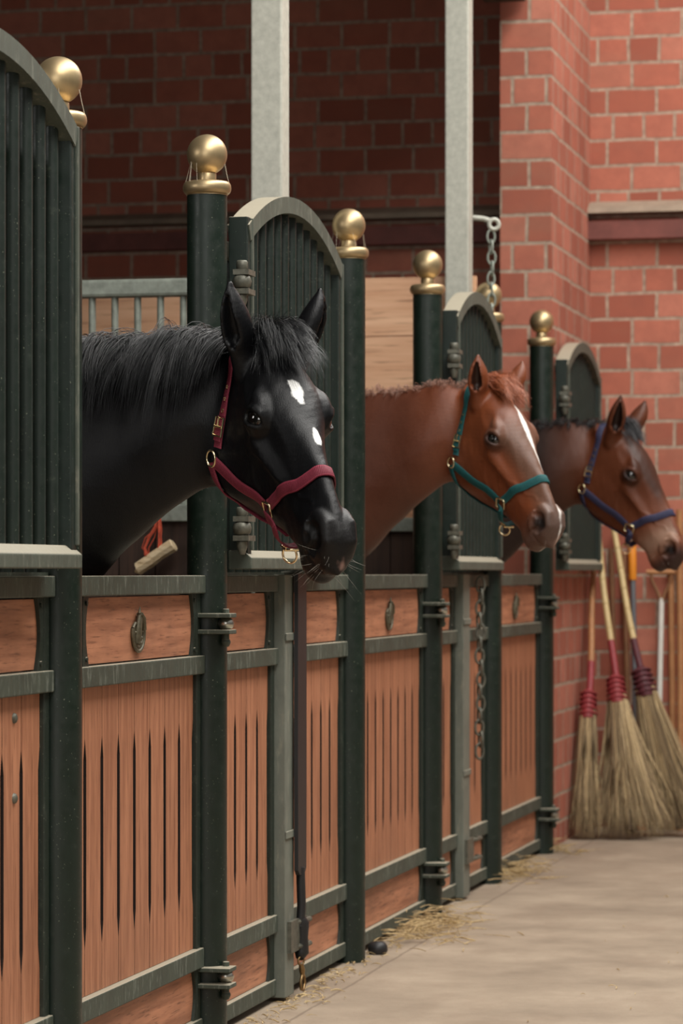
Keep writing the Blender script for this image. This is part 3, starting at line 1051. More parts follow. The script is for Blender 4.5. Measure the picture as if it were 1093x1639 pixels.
def eyes(root, q, off):
    for sg in (-1, 1):
        c_ = eye_frame(sg)[0]
        V = []; F_ = []
        nu, nv = 20, 14
        for i in range(nv + 1):
            th_ = math.pi * i / nv
            for j in range(nu):
                ph = 2 * math.pi * j / nu
                V.append(c_ + .0320 * np.array([math.sin(th_) * math.cos(ph), math.sin(th_) * math.sin(ph), math.cos(th_)]))
        for i in range(nv):
            for j in range(nu):
                F_.append((i * nu + j, i * nu + (j + 1) % nu, (i + 1) * nu + (j + 1) % nu, (i + 1) * nu + j))
        np_mesh('eye', deform(V, q) - off, F_, EYE, root)


def whiskers(root, q, off, n=34, seed=1):
    r = np.random.default_rng(seed); paths = []
    for i in range(n):
        sg = r.choice([-1, 1]); t_ = r.uniform(.53, .62); n_ = r.uniform(-.185, -.09) if t_ < .60 else r.uniform(-.13, -.06)
        hit = HBVH.find_nearest(Vector(HP(t_, n_, sg * r.uniform(.01, .05))))
        p = np.array(hit[0]); d = np.array(hit[1]); L = r.uniform(.02, .05); g = r.normal(size=3) * .25
        paths.append([p + (d + g * s) * L * s for s in np.linspace(0, 1, 6)])
    P = np.array(paths); V, Q = strands(deform(P.reshape(-1, 3), q).reshape(P.shape) - off, .00028)
    np_mesh('whiskers', V, Q, WH_MAT, root)


def fall(root_p, dirs, steps, L, lift, grav, rng, clump=None):
    """hair that starts at root_p, follows dirs, sags by grav and rests on the skin"""
    out = [np.array(root_p)]; d = np.array(dirs, dtype=float); d /= np.linalg.norm(d); p = np.array(root_p, dtype=float)
    for s in range(steps):
        d = d + grav * (.5 + s / steps) + rng.normal(size=3) * .055; d /= np.linalg.norm(d)
        p = p + d * L / steps
        co, no, _, _ = HBVH.find_nearest(Vector(p))
        co = np.array(co); no = np.array(no)
        h_ = (p - co) @ no
        want = lift * (1 - .35 * s / steps)
        if h_ < want:
            p = co + no * want
        out.append(p.copy()); d = (out[-1] - out[-2]); d /= np.linalg.norm(d) + 1e-9
    return out


def crest_pt(x):
    hit = HBVH.ray_cast(Vector((x, 0, .6)), Vector((0, 0, -1)))
    return np.array(hit[0])


def locks(guides, per, rng, jit, close, r0, lens=(.55, 1.0)):
    """bundle single hairs round each guide: loose at the root, closing towards the tip"""
    G = np.asarray(guides); n, m, _ = G.shape
    s = np.linspace(0, 1, m)
    out = []
    for g in G:
        f_ = rng.uniform(*lens, size=per)
        o = rng.normal(size=(per, 3)) * jit
        o2 = rng.normal(size=(per, 3)) * jit * .55
        ph = rng.uniform(0, 6.28, size=(per, 3))
        for i in range(per):
            u = s * f_[i] * (m - 1); k_ = np.minimum(u.astype(int), m - 2); w_ = (u - k_)[:, None]
            p = g[k_] * (1 - w_) + g[k_ + 1] * w_
            p = p + o[i] * (1 - close * s[:, None]) + o2[i] * s[:, None] ** 2 + np.sin(s[:, None] * 5 + ph[i]) * jit * .12 * s[:, None]
            out.append(p)
    return np.array(out)


def hair_obj(name, P, root, q, off, m, r0, r):
    V, Q = strands(deform(P.reshape(-1, 3), q).reshape(P.shape) - off, r0 * r.uniform(.6, 1.3, size=len(P)))
    return np_mesh(name, V, Q, m, root)


def mane(root, q, off, m, n, side, x0, x1, Lr, lift, r0, seed, per=16, jit=.010, out=.55, back=-.12, name='mane'):
    r = np.random.default_rng(seed); paths = []
    for i in range(n):
        x = x0 + (x1 - x0) * (i + r.uniform(-.5, .5)) / n
        c_ = crest_pt(x); c_[1] += r.normal() * .010 + side * .004; c_[2] -= .002
        L = r.uniform(*Lr) * (1 + .15 * math.sin(x * 31 + seed) + .1 * math.sin(x * 83))
        d = np.array([back + r.normal() * .16 + .12 * math.sin(x * 40), side * (out + r.normal() * .12), min(.28, .14 + r.normal() * .10)])
        paths.append(fall(c_, d, 10, L, lift * r.uniform(.4, 1.3), np.array([back * .15 + r.normal() * .03, side * .05, -.42]), r))
    return hair_obj(name, locks(paths, per, r, jit, .45, r0), root, q, off, m, r0, r)


def forelock(root, q, off, m, n, seed, r0, Lr=(.14, .22), yaim=0.0, spread=.045, lift=.016, rise=.35, per=16, jit=.008):
    r = np.random.default_rng(seed); paths = []
    for i in range(n):
        y = r.normal() * .024; t_ = r.uniform(-.05, .03)
        co = np.array(HBVH.find_nearest(Vector(HP(t_, -.01, y)))[0])
        fan = (y / .03 + r.normal() * .55) * spread + yaim
        L = r.uniform(*Lr) * (1 - min(.5, abs(fan - yaim) / spread * .22))
        d = HP(.75 + r.normal() * .15, rise + r.normal() * .25, fan * 6)
        paths.append(fall(co, d, 10, L, lift * r.uniform(.15, 1.3), DH * .16 + NH * -.07 + np.array([0, fan * .5, -.05]), r))
    tuft = []
    for i in range(n // 4):      # short hairs that stand up between the ears
        co = np.array(HBVH.find_nearest(Vector(HP(r.uniform(-.05, .01), -.01, r.normal() * .022)))[0])
        d = HP(-.2 + r.normal() * .5, .9, r.normal() * .7)
        tuft.append(fall(co, d, 10, r.uniform(.03, .07), .004, DH * .10 + np.array([0, 0, -.06]), r))
    P = np.concatenate([locks(paths, per, r, jit, .5, r0), locks(tuft, per, r, jit * 1.2, .1, r0)])
    return hair_obj('forelock', P, root, q, off, m, r0, r)


# ------------------------------------------------------------------ headcollars
def smooth_path(pts, n):
    P = np.array(pts, dtype=float)
    P = np.concatenate([[2 * P[0] - P[1]], P, [2 * P[-1] - P[-2]]])
    out = []
    segs = len(P) - 3
    for i in range(n):
        u = i / (n - 1) * segs; k_ = min(int(u), segs - 1); u -= k_
        a, b, c_, d = P[k_:k_ + 4]
        out.append(.5 * (2 * b + (c_ - a) * u + (2 * a - 5 * b + 4 * c_ - d) * u * u + (3 * b - a - 3 * c_ + d) * u ** 3))
    return np.array(out)


def ribbon(pts, width, thick, lift, n=60, hang=None, wid_fn=None):
    """strap lying on the skin along guide points; hang: list of (index fraction range) lifted free"""
    C = smooth_path(pts, n)
    N = np.zeros_like(C); S = np.zeros_like(C)
    for i, p in enumerate(C):
        co, no, _, _ = HBVH.find_nearest(Vector(p))
        N[i] = no; h_ = (p - np.array(co)) @ np.array(no)
        S[i] = np.array(co) + np.array(no) * lift if (hang is None or h_ < lift) else p
    for _ in range(4):
        N[1:-1] = (N[:-2] + N[1:-1] + N[2:]) / 3; N /= np.linalg.norm(N, axis=1, keepdims=True)
        S[1:-1] = (S[:-2] + 2 * S[1:-1] + S[2:]) / 4
    # lift the smoothed line clear of the skin again, over the whole width
    D = np.gradient(S, axis=0); D /= np.linalg.norm(D, axis=1, keepdims=True)
    A_ = np.cross(D, N); A_ /= np.linalg.norm(A_, axis=1, keepdims=True); N = np.cross(A_, D)
    for i in range(n):
        need = 0
        for w_ in (-.5, 0, .5):
            p = S[i] + A_[i] * width * w_
            co, no, _, _ = HBVH.find_nearest(Vector(p))
            need = max(need, lift - (p - np.array(co)) @ np.array(no))
        S[i] = S[i] + N[i] * max(0, min(need, .02)) * .85
    w = width / 2; h_ = thick / 2; e = thick * .3
    sec = [(-w, -h_ + e), (-w + e, -h_), (w - e, -h_), (w, -h_ + e), (w, h_ - e), (w - e, h_), (-w + e, h_), (-w, h_ - e)]
    V = np.stack([S + A_ * a + N * b for a, b in sec], 1).reshape(-1, 3)
    k_ = len(sec); Q = []
    for i in range(n - 1):
        for j in range(k_):
            Q.append((i * k_ + j, i * k_ + (j + 1) % k_, (i + 1) * k_ + (j + 1) % k_, (i + 1) * k_ + j))
    for base, rev in ((0, False), ((n - 1) * k_, True)):
        for tri in ((0, 1, 2, 3), (0, 3, 4, 7), (4, 5, 6, 7)):
            f_ = tuple(base + x for x in tri); Q.append(f_[::-1] if rev else f_)
    return V, np.array(Q), S, N, D, A_


def bm_np(bm):
    bm.verts.index_update()
    V = np.array([v.co[:] for v in bm.verts]); F_ = [tuple(v.index for v in f.verts) for f in bm.faces]
    bm.free(); return V, F_


def collar(q, web_m, label, low=(.388, -.188)):
    off = deform(HP(.0, -.08, 0), q)[0]
    t = thing('headcollar', tuple(off), label, 'headcollar', 'headcollars')
    def put(nm, V, Q, m=web_m, par=t, s=False):
        R = V.reshape(-1, 8, 3); L = np.concatenate([[0], np.cumsum(np.linalg.norm(np.diff(R.mean(1), axis=0), axis=1))])
        wf = np.array([0, .08, .92, 1, 1, .92, .08, 0])
        cl = np.stack([np.repeat(L, 8), np.tile(wf, len(L)), np.zeros(len(V))], 1)
        return np_mesh(nm, deform(V, q) - off, Q, m, par, s, cl)

    def putbm(nm, bm, m, par=t, s=True):
        V, F_ = bm_np(bm); V = deform(V, q) - off
        return obj(nm, (V, F_), m, par, smooth=s)
    W = .0285
    brs = M['gold_brass']
    rings = {}
    for sg in (-1, 1):
        up = HP(.140, -.282, sg * .068); lo = HP(low[0], low[1], sg * .06)
        for nm, p in (('u', up), ('l', lo)):
            co, no, _, _ = HBVH.find_nearest(Vector(p)); rings[nm, sg] = (np.array(co) + np.array(no) * .006, np.array(no))
    # crown strap over the neck behind the ears, ring to ring
    pth = [HP(.130, -.255, -.09), HP(.085, -.215, -.10), HP(.03, -.165, -.10), (-.105, -.085, -.03), (-.098, -.045, .02), (-.09, 0, .04), (-.098, .045, .02), (-.105, .085, -.03),
           HP(.03, -.165, .10), HP(.085, -.215, .10), HP(.130, -.255, .09)]
    V, Q, S, N, D, A_ = ribbon(pth, W, .0035, .004, 110)
    cr = put('crown_strap', V, Q)
    cS, cN, cD, cA = S, N, D, A_
    # eyelets and buckle on the near side
    for i in (15, 19, 23):
        bm = B(); ring_torus(bm, cS[i] + cN[i] * .003, cN[i], .0042, .0014, 12, 6); putbm('eyelet', bm, brs, cr)
    ib = 9
    bm = B(); c_ = cS[ib] + cN[ib] * .006
    fr = [c_ + cD[ib] * a + cA[ib] * b for a, b in ((-.021, -.017), (.021, -.017), (.021, .017), (-.021, .017), (-.021, -.017))]
    tube(bm, fr, .0030, 8); tube(bm, [c_ - cA[ib] * .017 + cN[ib] * .002, c_ + cA[ib] * .017 + cN[ib] * .002], .0026, 8)
    tube(bm, [c_ + cN[ib] * .003, c_ + cD[ib] * .024 + cN[ib] * .004], .0022, 6)
    putbm('buckle', bm, brs)
    V, Q, S2, N2, D2, A2 = ribbon([cS[3] + cN[3] * .003, cS[7] + cN[7] * .004, cS[10] + cN[10] * .006, cS[13] + cN[13] * .003], W * .98, .0035, .008, 16)
    put('keeper_loop', V, Q)
    for sg in (-1, 1):
        (u, un), (l, ln) = rings['u', sg], rings['l', sg]
        # cheek strap
        mid = (u + l) / 2
        d = (l - u) / np.linalg.norm(l - u)
        V, Q, S, N, D, A_ = ribbon([u + d * .012, u * .75 + l * .25 + np.array([0, sg * .03, 0]), mid + np.array([0, sg * .03, 0]), u * .25 + l * .75 + np.array([0, sg * .03, 0]), l - d * .012], W, .004, .004, 40)
        put('cheek_strap', V, Q)
        bm = B(); ring_torus(bm, u, un, .0185, .0028, 24, 8); putbm('ring', bm, brs)
        bm = B(); nv = Vector(ln); a = Vector(DH); a = (a - nv * a.dot(nv)).normalized(); b = nv.cross(a)
        a2 = (a * .8 + b * .6).normalized(); b2 = nv.cross(a2)
        c_ = Vector(l) + nv * .002
        fr = [c_ + a2 * x_ * .020 + b2 * y_ * .016 for x_, y_ in ((-1, -.8), (-.8, -1), (.8, -1), (1, -.8), (1, .8), (.8, 1), (-.8, 1), (-1, .8), (-1, -.8), (-.8, -1))]
        tube(bm, fr, .0034, 8, caps=False); putbm('square_ring', bm, brs)
    # noseband across the face
    a, b = rings['l', -1][0], rings['l', 1][0]
    pth = [a + HP(.0, .012, -.004), HP(low[0] * .6 + .162, -.130, -.07), HP(.408, -.055, -.065), HP(.414, .005, -.035), HP(.416, .012, 0), HP(.414, .005, .035), HP(.408, -.055, .065), HP(low[0] * .6 + .162, -.130, .07), b + HP(.0, .012, .004)]
    V, Q, *_ = ribbon(pth, W, .0045, .004, 80)
    put('noseband', V, Q)
    # chin strap below, with its ring
    pth = [a + HP(.006, -.014, -.002), HP(.412, -.19, -.055), HP(.425, -.222, -.036), HP(.43, -.238, 0), HP(.425, -.222, .036), HP(.412, -.19, .055), b + HP(.006, -.014, .002)]
    V, Q, S, N, D, A_ = ribbon(pth, W * .9, .004, .003, 60, hang=1)
    put('chin_strap', V, Q)
    c_ = S[30] + N[30] * .004
    bm = B(); ring_torus(bm, c_ + N[30] * .018 + A_[30] * .004, D[30] * .8 + A_[30] * .5, .019, .0027, 24, 8); putbm('lead_ring', bm, brs)
    bm = B(); fr = [c_ + D[30] * x_ + A_[30] * y_ for x_, y_ in ((-.019, -.014), (.019, -.014), (.019, .014), (-.019, .014), (-.019, -.014))]
    tube(bm, fr, .0028, 8); putbm('chin_buckle', bm, brs)
    # throat strap: ring to ring round the back of the jaw, and forward to the chin
    u0, u1 = rings['u', -1][0], rings['u', 1][0]
    pth = [u0 + HP(.004, -.014, 0), HP(.190, -.318, -.066), HP(.215, -.338, -.045), HP(.23, -.345, 0), HP(.215, -.338, .045), HP(.190, -.318, .066), u1 + HP(.004, -.014, 0)]
    V, Q, S, N, D, A_ = ribbon(pth, W * .9, .0035, .004, 60)
    put('throat_strap', V, Q)
    pth = [S[30], HP(.31, -.298, 0), HP(.37, -.250, 0), HP(.415, -.232, 0)]
    V, Q, *_ = ribbon(pth, W * .9, .0035, .004, 30)
    put('jaw_strap', V, Q)
    return t


def webbing(name, c, c2):
    k = NT(name)
    at = k.n('ShaderNodeVertexColor'); at.layer_name = 'coat'; sp_ = k.n('ShaderNodeSeparateColor'); k.l(at.outputs[0], sp_.inputs[0])
    rib = k.math('SINE', k.math('MULTIPLY', sp_.outputs[0], 6.283 / .0034))
    ed = k.math('LESS_THAN', k.math('ABSOLUTE', k.math('SUBTRACT', k.math('ABSOLUTE', k.math('SUBTRACT', sp_.outputs[1], .5)), .38)), .035)
    f = k.noise(k.coords(scale=(900, 900, 900)), 1, 1, .5)
    cc = k.ramp(f, [(.35, c), (.65, c2)])
    cc = k.mix(k.math('MULTIPLY', k.ramp(rib, [(.0, (1, 1, 1)), (.6, (0, 0, 0))]), .3), cc, tuple(x * .45 for x in c[:3]) + (1,))
    cc = k.mix(k.math('MULTIPLY', ed, .35), cc, tuple(min(1, x * 1.8) for x in c2[:3]) + (1,))
    k.col(cc); k.set(Roughness=.65, Specular_IOR_Level=.3)
    k.bump(k.math('ADD', rib, k.math('MULTIPLY', ed, -1.5)), .35, .0008)
    return k.m


def short_ears(k_):
    V = HV.copy()
    for sg in (-1, 1):
        e0_ = HP(.018, -.060, sg * .074); a_ = HP(-.60, .80, sg * .30); a_ /= np.linalg.norm(a_)
        u_ = (HV - e0_) @ a_; near_ = np.linalg.norm(HV - e0_ - np.outer(u_, a_), axis=1) < .06
        V -= np.outer(np.clip(u_ - .005, 0, None) * (1 - k_) * near_ * (HV[:, 1] * sg > 0), a_)
    return V


def horse(q, coat, cm, label, V=None):
    off = np.array([q[0], q[1], 0])
    root = np_mesh('horse', deform(HV if V is None else V, q) - off, HQ, cm, None, True, coat)
    root.location = tuple(off)
    tag(root, label, 'horse', 'horses')
    return root, off


BLK = [0.408, 7.167, 1.762, -0.125, 0.007, -0.026, -0.067, -0.175, -0.725, 1.035]
CHE = [0.426, 10.167, 1.806, -0.015, -0.032, -0.124, -0.081, -0.059, -0.517, 0.958]
BAY = [0.479, 12.657, 1.817, -0.053, 0.006, -0.024, -0.032, 0.001, -0.257, 0.992]

# black horse
c = np.tile(np.array([[.0030, .0032, .0040]]), (len(HV), 1))
c = blend(c, (.009, .008, .0075), MUZ * .8)
c = blend(c, (.003, .003, .003), np.maximum(EYEM, NOST))
c = blend(c, (.80, .80, .78), blob(.185, -.002, .036, .015)); c = blend(c, (.80, .80, .78), blob(.315, .012, .026, .010))
c = blend(c, (.50, .30, .25), np.clip(1.4 - np.sqrt(((TN[:, 0] - .606) / .014) ** 2 + ((HY - .004) / .011) ** 2 + ((TN[:, 1] + .092) / .02) ** 2) - NZ * .3, 0, 1))
h1, off = horse(BLK, c, coat_mat('black_coat', .40, (.75, .85, 1, 1), 0, .24), 'black horse with a white star and snip, wearing a dark red headcollar')
eyes(h1, BLK, off); whiskers(h1, BLK, off, 40, 2)
bh = hair_mat('black_hair', (.0035, .0036, .0042), (.011, .012, .014), .32)
mane(h1, BLK, off, bh, 300, -1, -.78, -.13, (.17, .31), .016, .00075, 4, 18, .009)
mane(h1, BLK, off, bh, 60, 1, -.72, -.06, (.06, .16), .012, .0008, 5, 12)
forelock(h1, BLK, off, bh, 170, 6, .00055, (.13, .235), .0, .046, .020, .38, 18)
collar(BLK, webbing('burgundy_webbing', lin(98, 28, 43), lin(132, 48, 64)), 'dark red webbing headcollar with brass fittings on the black horse', (.356, -.204))

# chestnut horse
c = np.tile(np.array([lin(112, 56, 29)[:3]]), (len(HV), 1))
c = blend(c, lin(136, 74, 42), np.clip(NZ2 * .5 + .3, 0, 1) * .5)
c = blend(c, lin(96, 68, 53), np.clip((TN[:, 1] + .075) / .04, 0, 1) * sstep(.08, .25, TN[:, 0]) * .85)  # sheen down the face front, put into the coat colour
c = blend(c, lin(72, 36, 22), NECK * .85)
c = blend(c, lin(84, 44, 28), sstep(-.16, -.24, TN[:, 1]) * (1 - NECK) * .5 * sstep(.3, .2, TN[:, 0]))
c = blend(c, lin(84, 66, 58), MUZ * .9)
c = blend(c, lin(96, 54, 38), EARS * .5); c = blend(c, lin(30, 18, 14), EAR_SHADE * .9); c = blend(c, lin(40, 28, 24), EYEM * .9); c = blend(c, lin(26, 18, 17), NOST)
yc = .014 + .008 * sstep(.25, .45, TN[:, 0]) - .010 * sstep(.5, .58, TN[:, 0])
wd = np.interp(TN[:, 0], [.10, .13, .19, .25, .30, .45, .52, .60], [0, .006, .014, .011, .0055, .006, .005, .004])
stripe = np.clip((wd - np.abs(HY - yc) + NZ * .0018) / .003 + .2, 0, 1) * (TN[:, 0] > .10) * np.maximum(FRONT, sstep(.57, .60, TN[:, 0]))
c = blend(c, (.82, .78, .73), stripe)
c = blend(c, lin(190, 150, 135), np.clip(1.3 - np.sqrt(((TN[:, 0] - .608) / .022) ** 2 + ((HY - .018) / .022) ** 2 + ((TN[:, 1] + .10) / .035) ** 2), 0, 1) * .8)
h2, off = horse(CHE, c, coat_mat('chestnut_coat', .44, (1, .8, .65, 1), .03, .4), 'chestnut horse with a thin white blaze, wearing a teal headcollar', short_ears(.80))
eyes(h2, CHE, off); whiskers(h2, CHE, off, 10, 3)
ch = hair_mat('chestnut_hair', lin(132, 70, 42)[:3], lin(190, 112, 74)[:3], .42)
cm_ = hair_mat('chestnut_mane', lin(110, 70, 56)[:3], lin(170, 128, 108)[:3], .45)
mane(h2, CHE, off, cm_, 90, 1, -.78, -.12, (.10, .2), .010, .0010, 7, 10, .008, .7)
mane(h2, CHE, off, cm_, 80, -1, -.78, -.12, (.015, .045), .006, .0009, 8, 8, .007, .5)
forelock(h2, CHE, off, ch, 60, 9, .0009, (.10, .17), .040, .022, .016, .35, 12)
collar(CHE, webbing('teal_webbing', lin(14, 66, 70), lin(36, 98, 98)), 'teal webbing headcollar with brass fittings on the chestnut horse')

# dark bay horse
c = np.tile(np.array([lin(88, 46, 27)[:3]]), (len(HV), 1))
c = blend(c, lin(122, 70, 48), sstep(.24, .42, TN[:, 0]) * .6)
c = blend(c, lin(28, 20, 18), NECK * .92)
c = blend(c, lin(54, 36, 30), FRONT * sstep(.02, .1, TN[:, 0]) * (1 - sstep(.3, .4, TN[:, 0])) * .8)
c = blend(c, lin(150, 122, 104), np.exp(-((TN[:, 0] - .49) / .05) ** 2) * .7 * (TN[:, 1] < -.02))
c = blend(c, lin(52, 40, 38), sstep(.53, .59, TN[:, 0]) * .9)
c = blend(c, lin(48, 30, 26), EARS * .6); c = blend(c, lin(20, 14, 13), EAR_SHADE * .9); c = blend(c, lin(36, 26, 24), EYEM * .9); c = blend(c, lin(22, 16, 16), NOST)
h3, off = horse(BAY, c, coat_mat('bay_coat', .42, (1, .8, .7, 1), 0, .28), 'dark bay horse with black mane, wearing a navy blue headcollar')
eyes(h3, BAY, off); whiskers(h3, BAY, off, 8, 4)
mane(h3, BAY, off, bh, 80, 1, -.78, -.10, (.10, .2), .012, .0011, 10, 10, .008, .7)
mane(h3, BAY, off, bh, 80, -1, -.78, -.10, (.03, .06), .008, .0010, 11, 9, .008, .5)
gh = hair_mat('grey_black_hair', (.02, .02, .023), (.07, .07, .075), .45)
forelock(h3, BAY, off, gh, 36, 12, .0011, (.09, .15), .01, .022, .012, .25, 11)
collar(BAY, webbing('navy_webbing', lin(34, 36, 60), lin(62, 62, 92)), 'navy blue webbing headcollar with brass fittings on the dark bay horse')

# ------------------------------------------------------------------ yard tools by the end wall
M['cane'] = simple('bamboo_cane', lin(196, 172, 122), .5, 0, .12, 25)
M['ash'] = simple('ash_handle', lin(168, 118, 76), .55, 0, .18, 14)
M['brown_ash'] = simple('brown_handle', lin(128, 88, 58), .6, 0, .2, 14)
M['red_bind'] = simple('red_binding', lin(140, 50, 54), .55, 0, .25, 60)
M['dark_bind'] = simple('maroon_binding', lin(84, 34, 42), .6, 0, .3, 60)
M['orange'] = simple('orange_plastic', lin(226, 140, 38), .45, 0, .05, 10)
M['orange_red'] = simple('orange_red_plastic', lin(206, 84, 36), .45, 0, .05, 10)
M['grey_shaft'] = simple('grey_shaft', lin(104, 106, 110), .45, .2, .1, 10)
M['black_plastic'] = simple('black_plastic', lin(30, 29, 30), .5, 0, .2, 10)
M['white_paint'] = simple('white_painted_shaft', lin(216, 214, 206), .5, 0, .08, 14)
k = NT('birch_twigs'); at = k.n('ShaderNodeVertexColor'); at.layer_name = 'coat'
f = k.noise(k.coords(scale=(40, 40, 8)), 3, 4, .6)
k.col(k.mix(1.0, at.outputs[0], k.ramp(f, [(.25, (.75, .75, .75)), (.75, (1.15, 1.15, 1.15))]), 'MULTIPLY')); k.set(Roughness=.75)
M['twig'] = k.m
M['twig_core'] = simple('inner_twigs', lin(70, 54, 38), .9, 0, .4, 60)


def broom(base, neck, top, w_bot, w_top, label, cane_m, bind_m, seed, n=420, red_len=.2, d_bot=.09):
    """base: centre of the bristles on the floor, neck: top of the binding, top: end of the handle"""
    r = np.random.default_rng(seed)
    base, neck, top = map(np.array, (base, neck, top))
    t = thing('besom_broom', tuple(base), label, 'broom', 'twig brooms')
    ax = neck - base; L = np.linalg.norm(ax); ax = ax / L
    bt = neck - ax * .12                      # lower end of the binding
    sx = np.array([1, 0, 0.]); sx -= ax * (sx @ ax); sx /= np.linalg.norm(sx); sy = np.cross(ax, sx)
    paths = []
    for i in range(n):
        a = r.uniform(0, 6.283); q = math.sqrt(r.uniform(0, 1))
        u, v_ = q * math.cos(a), q * math.sin(a)
        p1 = bt + ax * .03 + sx * u * w_top * .5 + sy * v_ * w_top * .42
        end_l = r.uniform(0, .30) ** 1.3
        e0 = base + sx * u * w_bot * .5 * (1 + r.normal() * .22) + sy * v_ * d_bot
        e0 = p1 + (e0 - p1) * (1 - end_l * 1.2)
        mid = p1 * .5 + e0 * .5 - sx * u * w_bot * .07 + r.normal(size=3) * .006
        pts = [p1, p1 * .78 + e0 * .22 + (mid - (p1 + e0) / 2) * .6, mid, p1 * .22 + e0 * .78 + (mid - (p1 + e0) / 2) * .6 + r.normal(size=3) * .006, e0 + r.normal(size=3) * .008]
        pts = np.array(pts); pts[:, 2] = np.maximum(pts[:, 2], .003); paths.append(pts)
    V, Q = strands(np.array(paths) - base, .0040 * r.uniform(.5, 1.25, size=n))
    tone = r.uniform(0, 1, size=(n, 1)) ** .8
    tw = (np.array(lin(84, 64, 44)[:3]) * (1 - tone) + np.array(lin(204, 178, 134)[:3]) * tone)
    np_mesh('bristles', V, Q, M['twig'], t, True, np.repeat(tw, len(V) // n, axis=0))
    core = B(); tube(core, [bt + ax * .02 - base, bt - ax * L * .3 - base, base + ax * .04 - base], [w_top * .34, (w_top + w_bot) * .12, w_bot * .10], 14, sq=.5)
    for v in core.verts: v.co.z = max(v.co.z, .006)
    obj('bristle_core', core, M['twig_core'], t, smooth=True)
    bm = B(); tube(bm, [bt - ax * .015 - base, bt - base, bt + ax * .05 - base, neck - base, neck + ax * .012 - base], [w_top * .50, w_top * .54, w_top * .50, w_top * .44, w_top * .2], 18, sq=.85)
    for z in np.linspace(.01, .11, 5):
        c_ = bt + ax * z - base
        ring_torus(bm, c_, ax, w_top * (.54 - z * .7), .006, 18, 6)
    obj('binding', bm, bind_m, t, smooth=True)
    d = (top - neck); H_ = np.linalg.norm(d); d = d / H_
    bm = B(); pts, rr = [], []
    m = 14
    for i in range(m + 1):
        s = i / m; pts.append(neck - base + d * H_ * s + sx * .006 * math.sin(s * 5 + seed)); rr.append(.0155 - .002 * s)
    st = max(1, int(red_len / H_ * m + .5))
    tube(bm, pts[st:], rr[st:], 12)
    if cane_m is M['cane']:
        for i in range(st + 1, m, 2): ring_torus(bm, pts[i], d, .0145, .003, 12, 6)
    obj('handle', bm, cane_m, t, smooth=True)
    bm = B(); tube(bm, pts[:st + 1], [x + .001 for x in rr[:st + 1]], 12)
    obj('painted_grip', bm, bind_m, t, smooth=True)
    return t


broom((.092, 14.05, .004), (.066, 14.33, .660), (.040, 14.74, 1.30), .135, .075, 'narrow twig broom with a red bound neck, nearest the pier', M['ash'], M['red_bind'], 1, 420, .16, .05)
broom((.300, 14.08, .004), (.180, 14.40, .725), (.040, 14.75, 1.52), .34, .085, 'wide twig broom with a bright red neck, middle of the three brooms', M['cane'], M['red_bind'], 2, 900, .17, .08)
broom((.500, 14.30, .004), (.290, 14.47, .762), (.120, 14.75, 1.42), .34, .095, 'wide twig broom with a dark maroon neck, beside the white tool handle', M['cane'], M['dark_bind'], 3, 900, .17, .08)


def pole(name, lo, hi, r, m, label, cat, extra=None):
    lo, hi = np.array(lo), np.array(hi)
    t = thing(name, tuple(lo), label, cat)
    bm = B(); tube(bm, [(0, 0, 0), (hi - lo) * .5 + np.array([.004, 0, 0]), hi - lo], [r, r, r * .95], 12)
    obj('shaft', bm, m, t, smooth=True)
    if extra: extra(t, hi - lo)
    return t


def shovel_parts(t, d):
    u = d / np.linalg.norm(d)
    bm = B(); tube(bm, [d * .865, d * .87, d * .99, d], [.016, .019, .019, .014], 14); obj('grip', bm, M['orange'], t, smooth=True)
    bm = B(); tube(bm, [u * .10, u * .16, u * .26, u * .30], [.030, .034, .026, .018], 12); obj('socket', bm, M['black_plastic'], t, smooth=True)
    bm = B()
    prism(bm, [(0, 0)] * 0 or [(-.012, .0), (.0, .0), (.03, .17), (.018, .17)], -.055, .055)
    obj('blade', bm, M['orange_red'], t, bevel=.004)


pole('dung_shovel', (.245, 14.66, .0), (.210, 14.78, 1.36), .013, M['grey_shaft'], 'tool with grey shaft and orange grip behind the brooms', 'shovel', shovel_parts)


def fork_parts(t, d):
    bm = B(); s = np.array([1, 0, 0]); e = d
    for sg in (-1, 1):
        tube(bm, [e - np.array([0, 0, .02]), e + s * sg * .018 + np.array([0, 0, .03]), e + s * sg * .045 + np.array([0, 0, .085]), e + s * sg * .05 + np.array([0, 0, .125])], [.012, .009, .008, .009], 8)
    obj('yoke', bm, M['brown_ash'], t, smooth=True)
    bm = B(); tube(bm, [e + np.array([-.07, 0, .125]), e + np.array([.07, 0, .125])], .013, 10); obj('hand_grip', bm, M['ash'], t, smooth=True)
    bm = B()
    for q in range(4):
        x = (q - 1.5) * .05
        tube(bm, [(x * .3, 0, .30), (x, -.01, .24), (x, -.02, .10), (x * 1.05, -.03, .002)], [.007, .006, .005, .003], 8)
    obj('tines', bm, M['iron'], t, smooth=True)


pole('stable_fork', (.330, 14.70, .0), (.352, 14.76, 1.09), .0135, M['white_paint'], 'fork with white painted shaft and wooden yoke handle by the wall', 'fork', fork_parts)
pole('wooden_pole', (.412, 14.70, .0), (.394, 14.78, 1.235), .0155, M['ash'], 'light brown wooden pole just beside the white shafted fork', 'pole')
pole('wooden_pole', (.450, 14.66, .0), (.436, 14.77, 1.510), .0165, M['ash'], 'tallest light brown wooden pole, closest to the right picture edge', 'pole')
pole('wooden_pole', (.150, 14.70, .0), (.108, 14.785, 1.33), .0125, M['brown_ash'], 'thin brown wooden pole between the two bamboo broom handles', 'pole')
pole('wooden_pole', (.205, 14.70, .0), (.170, 14.785, 1.30), .013, M['brown_ash'], 'thin brown wooden pole beside the orange gripped tool', 'pole')

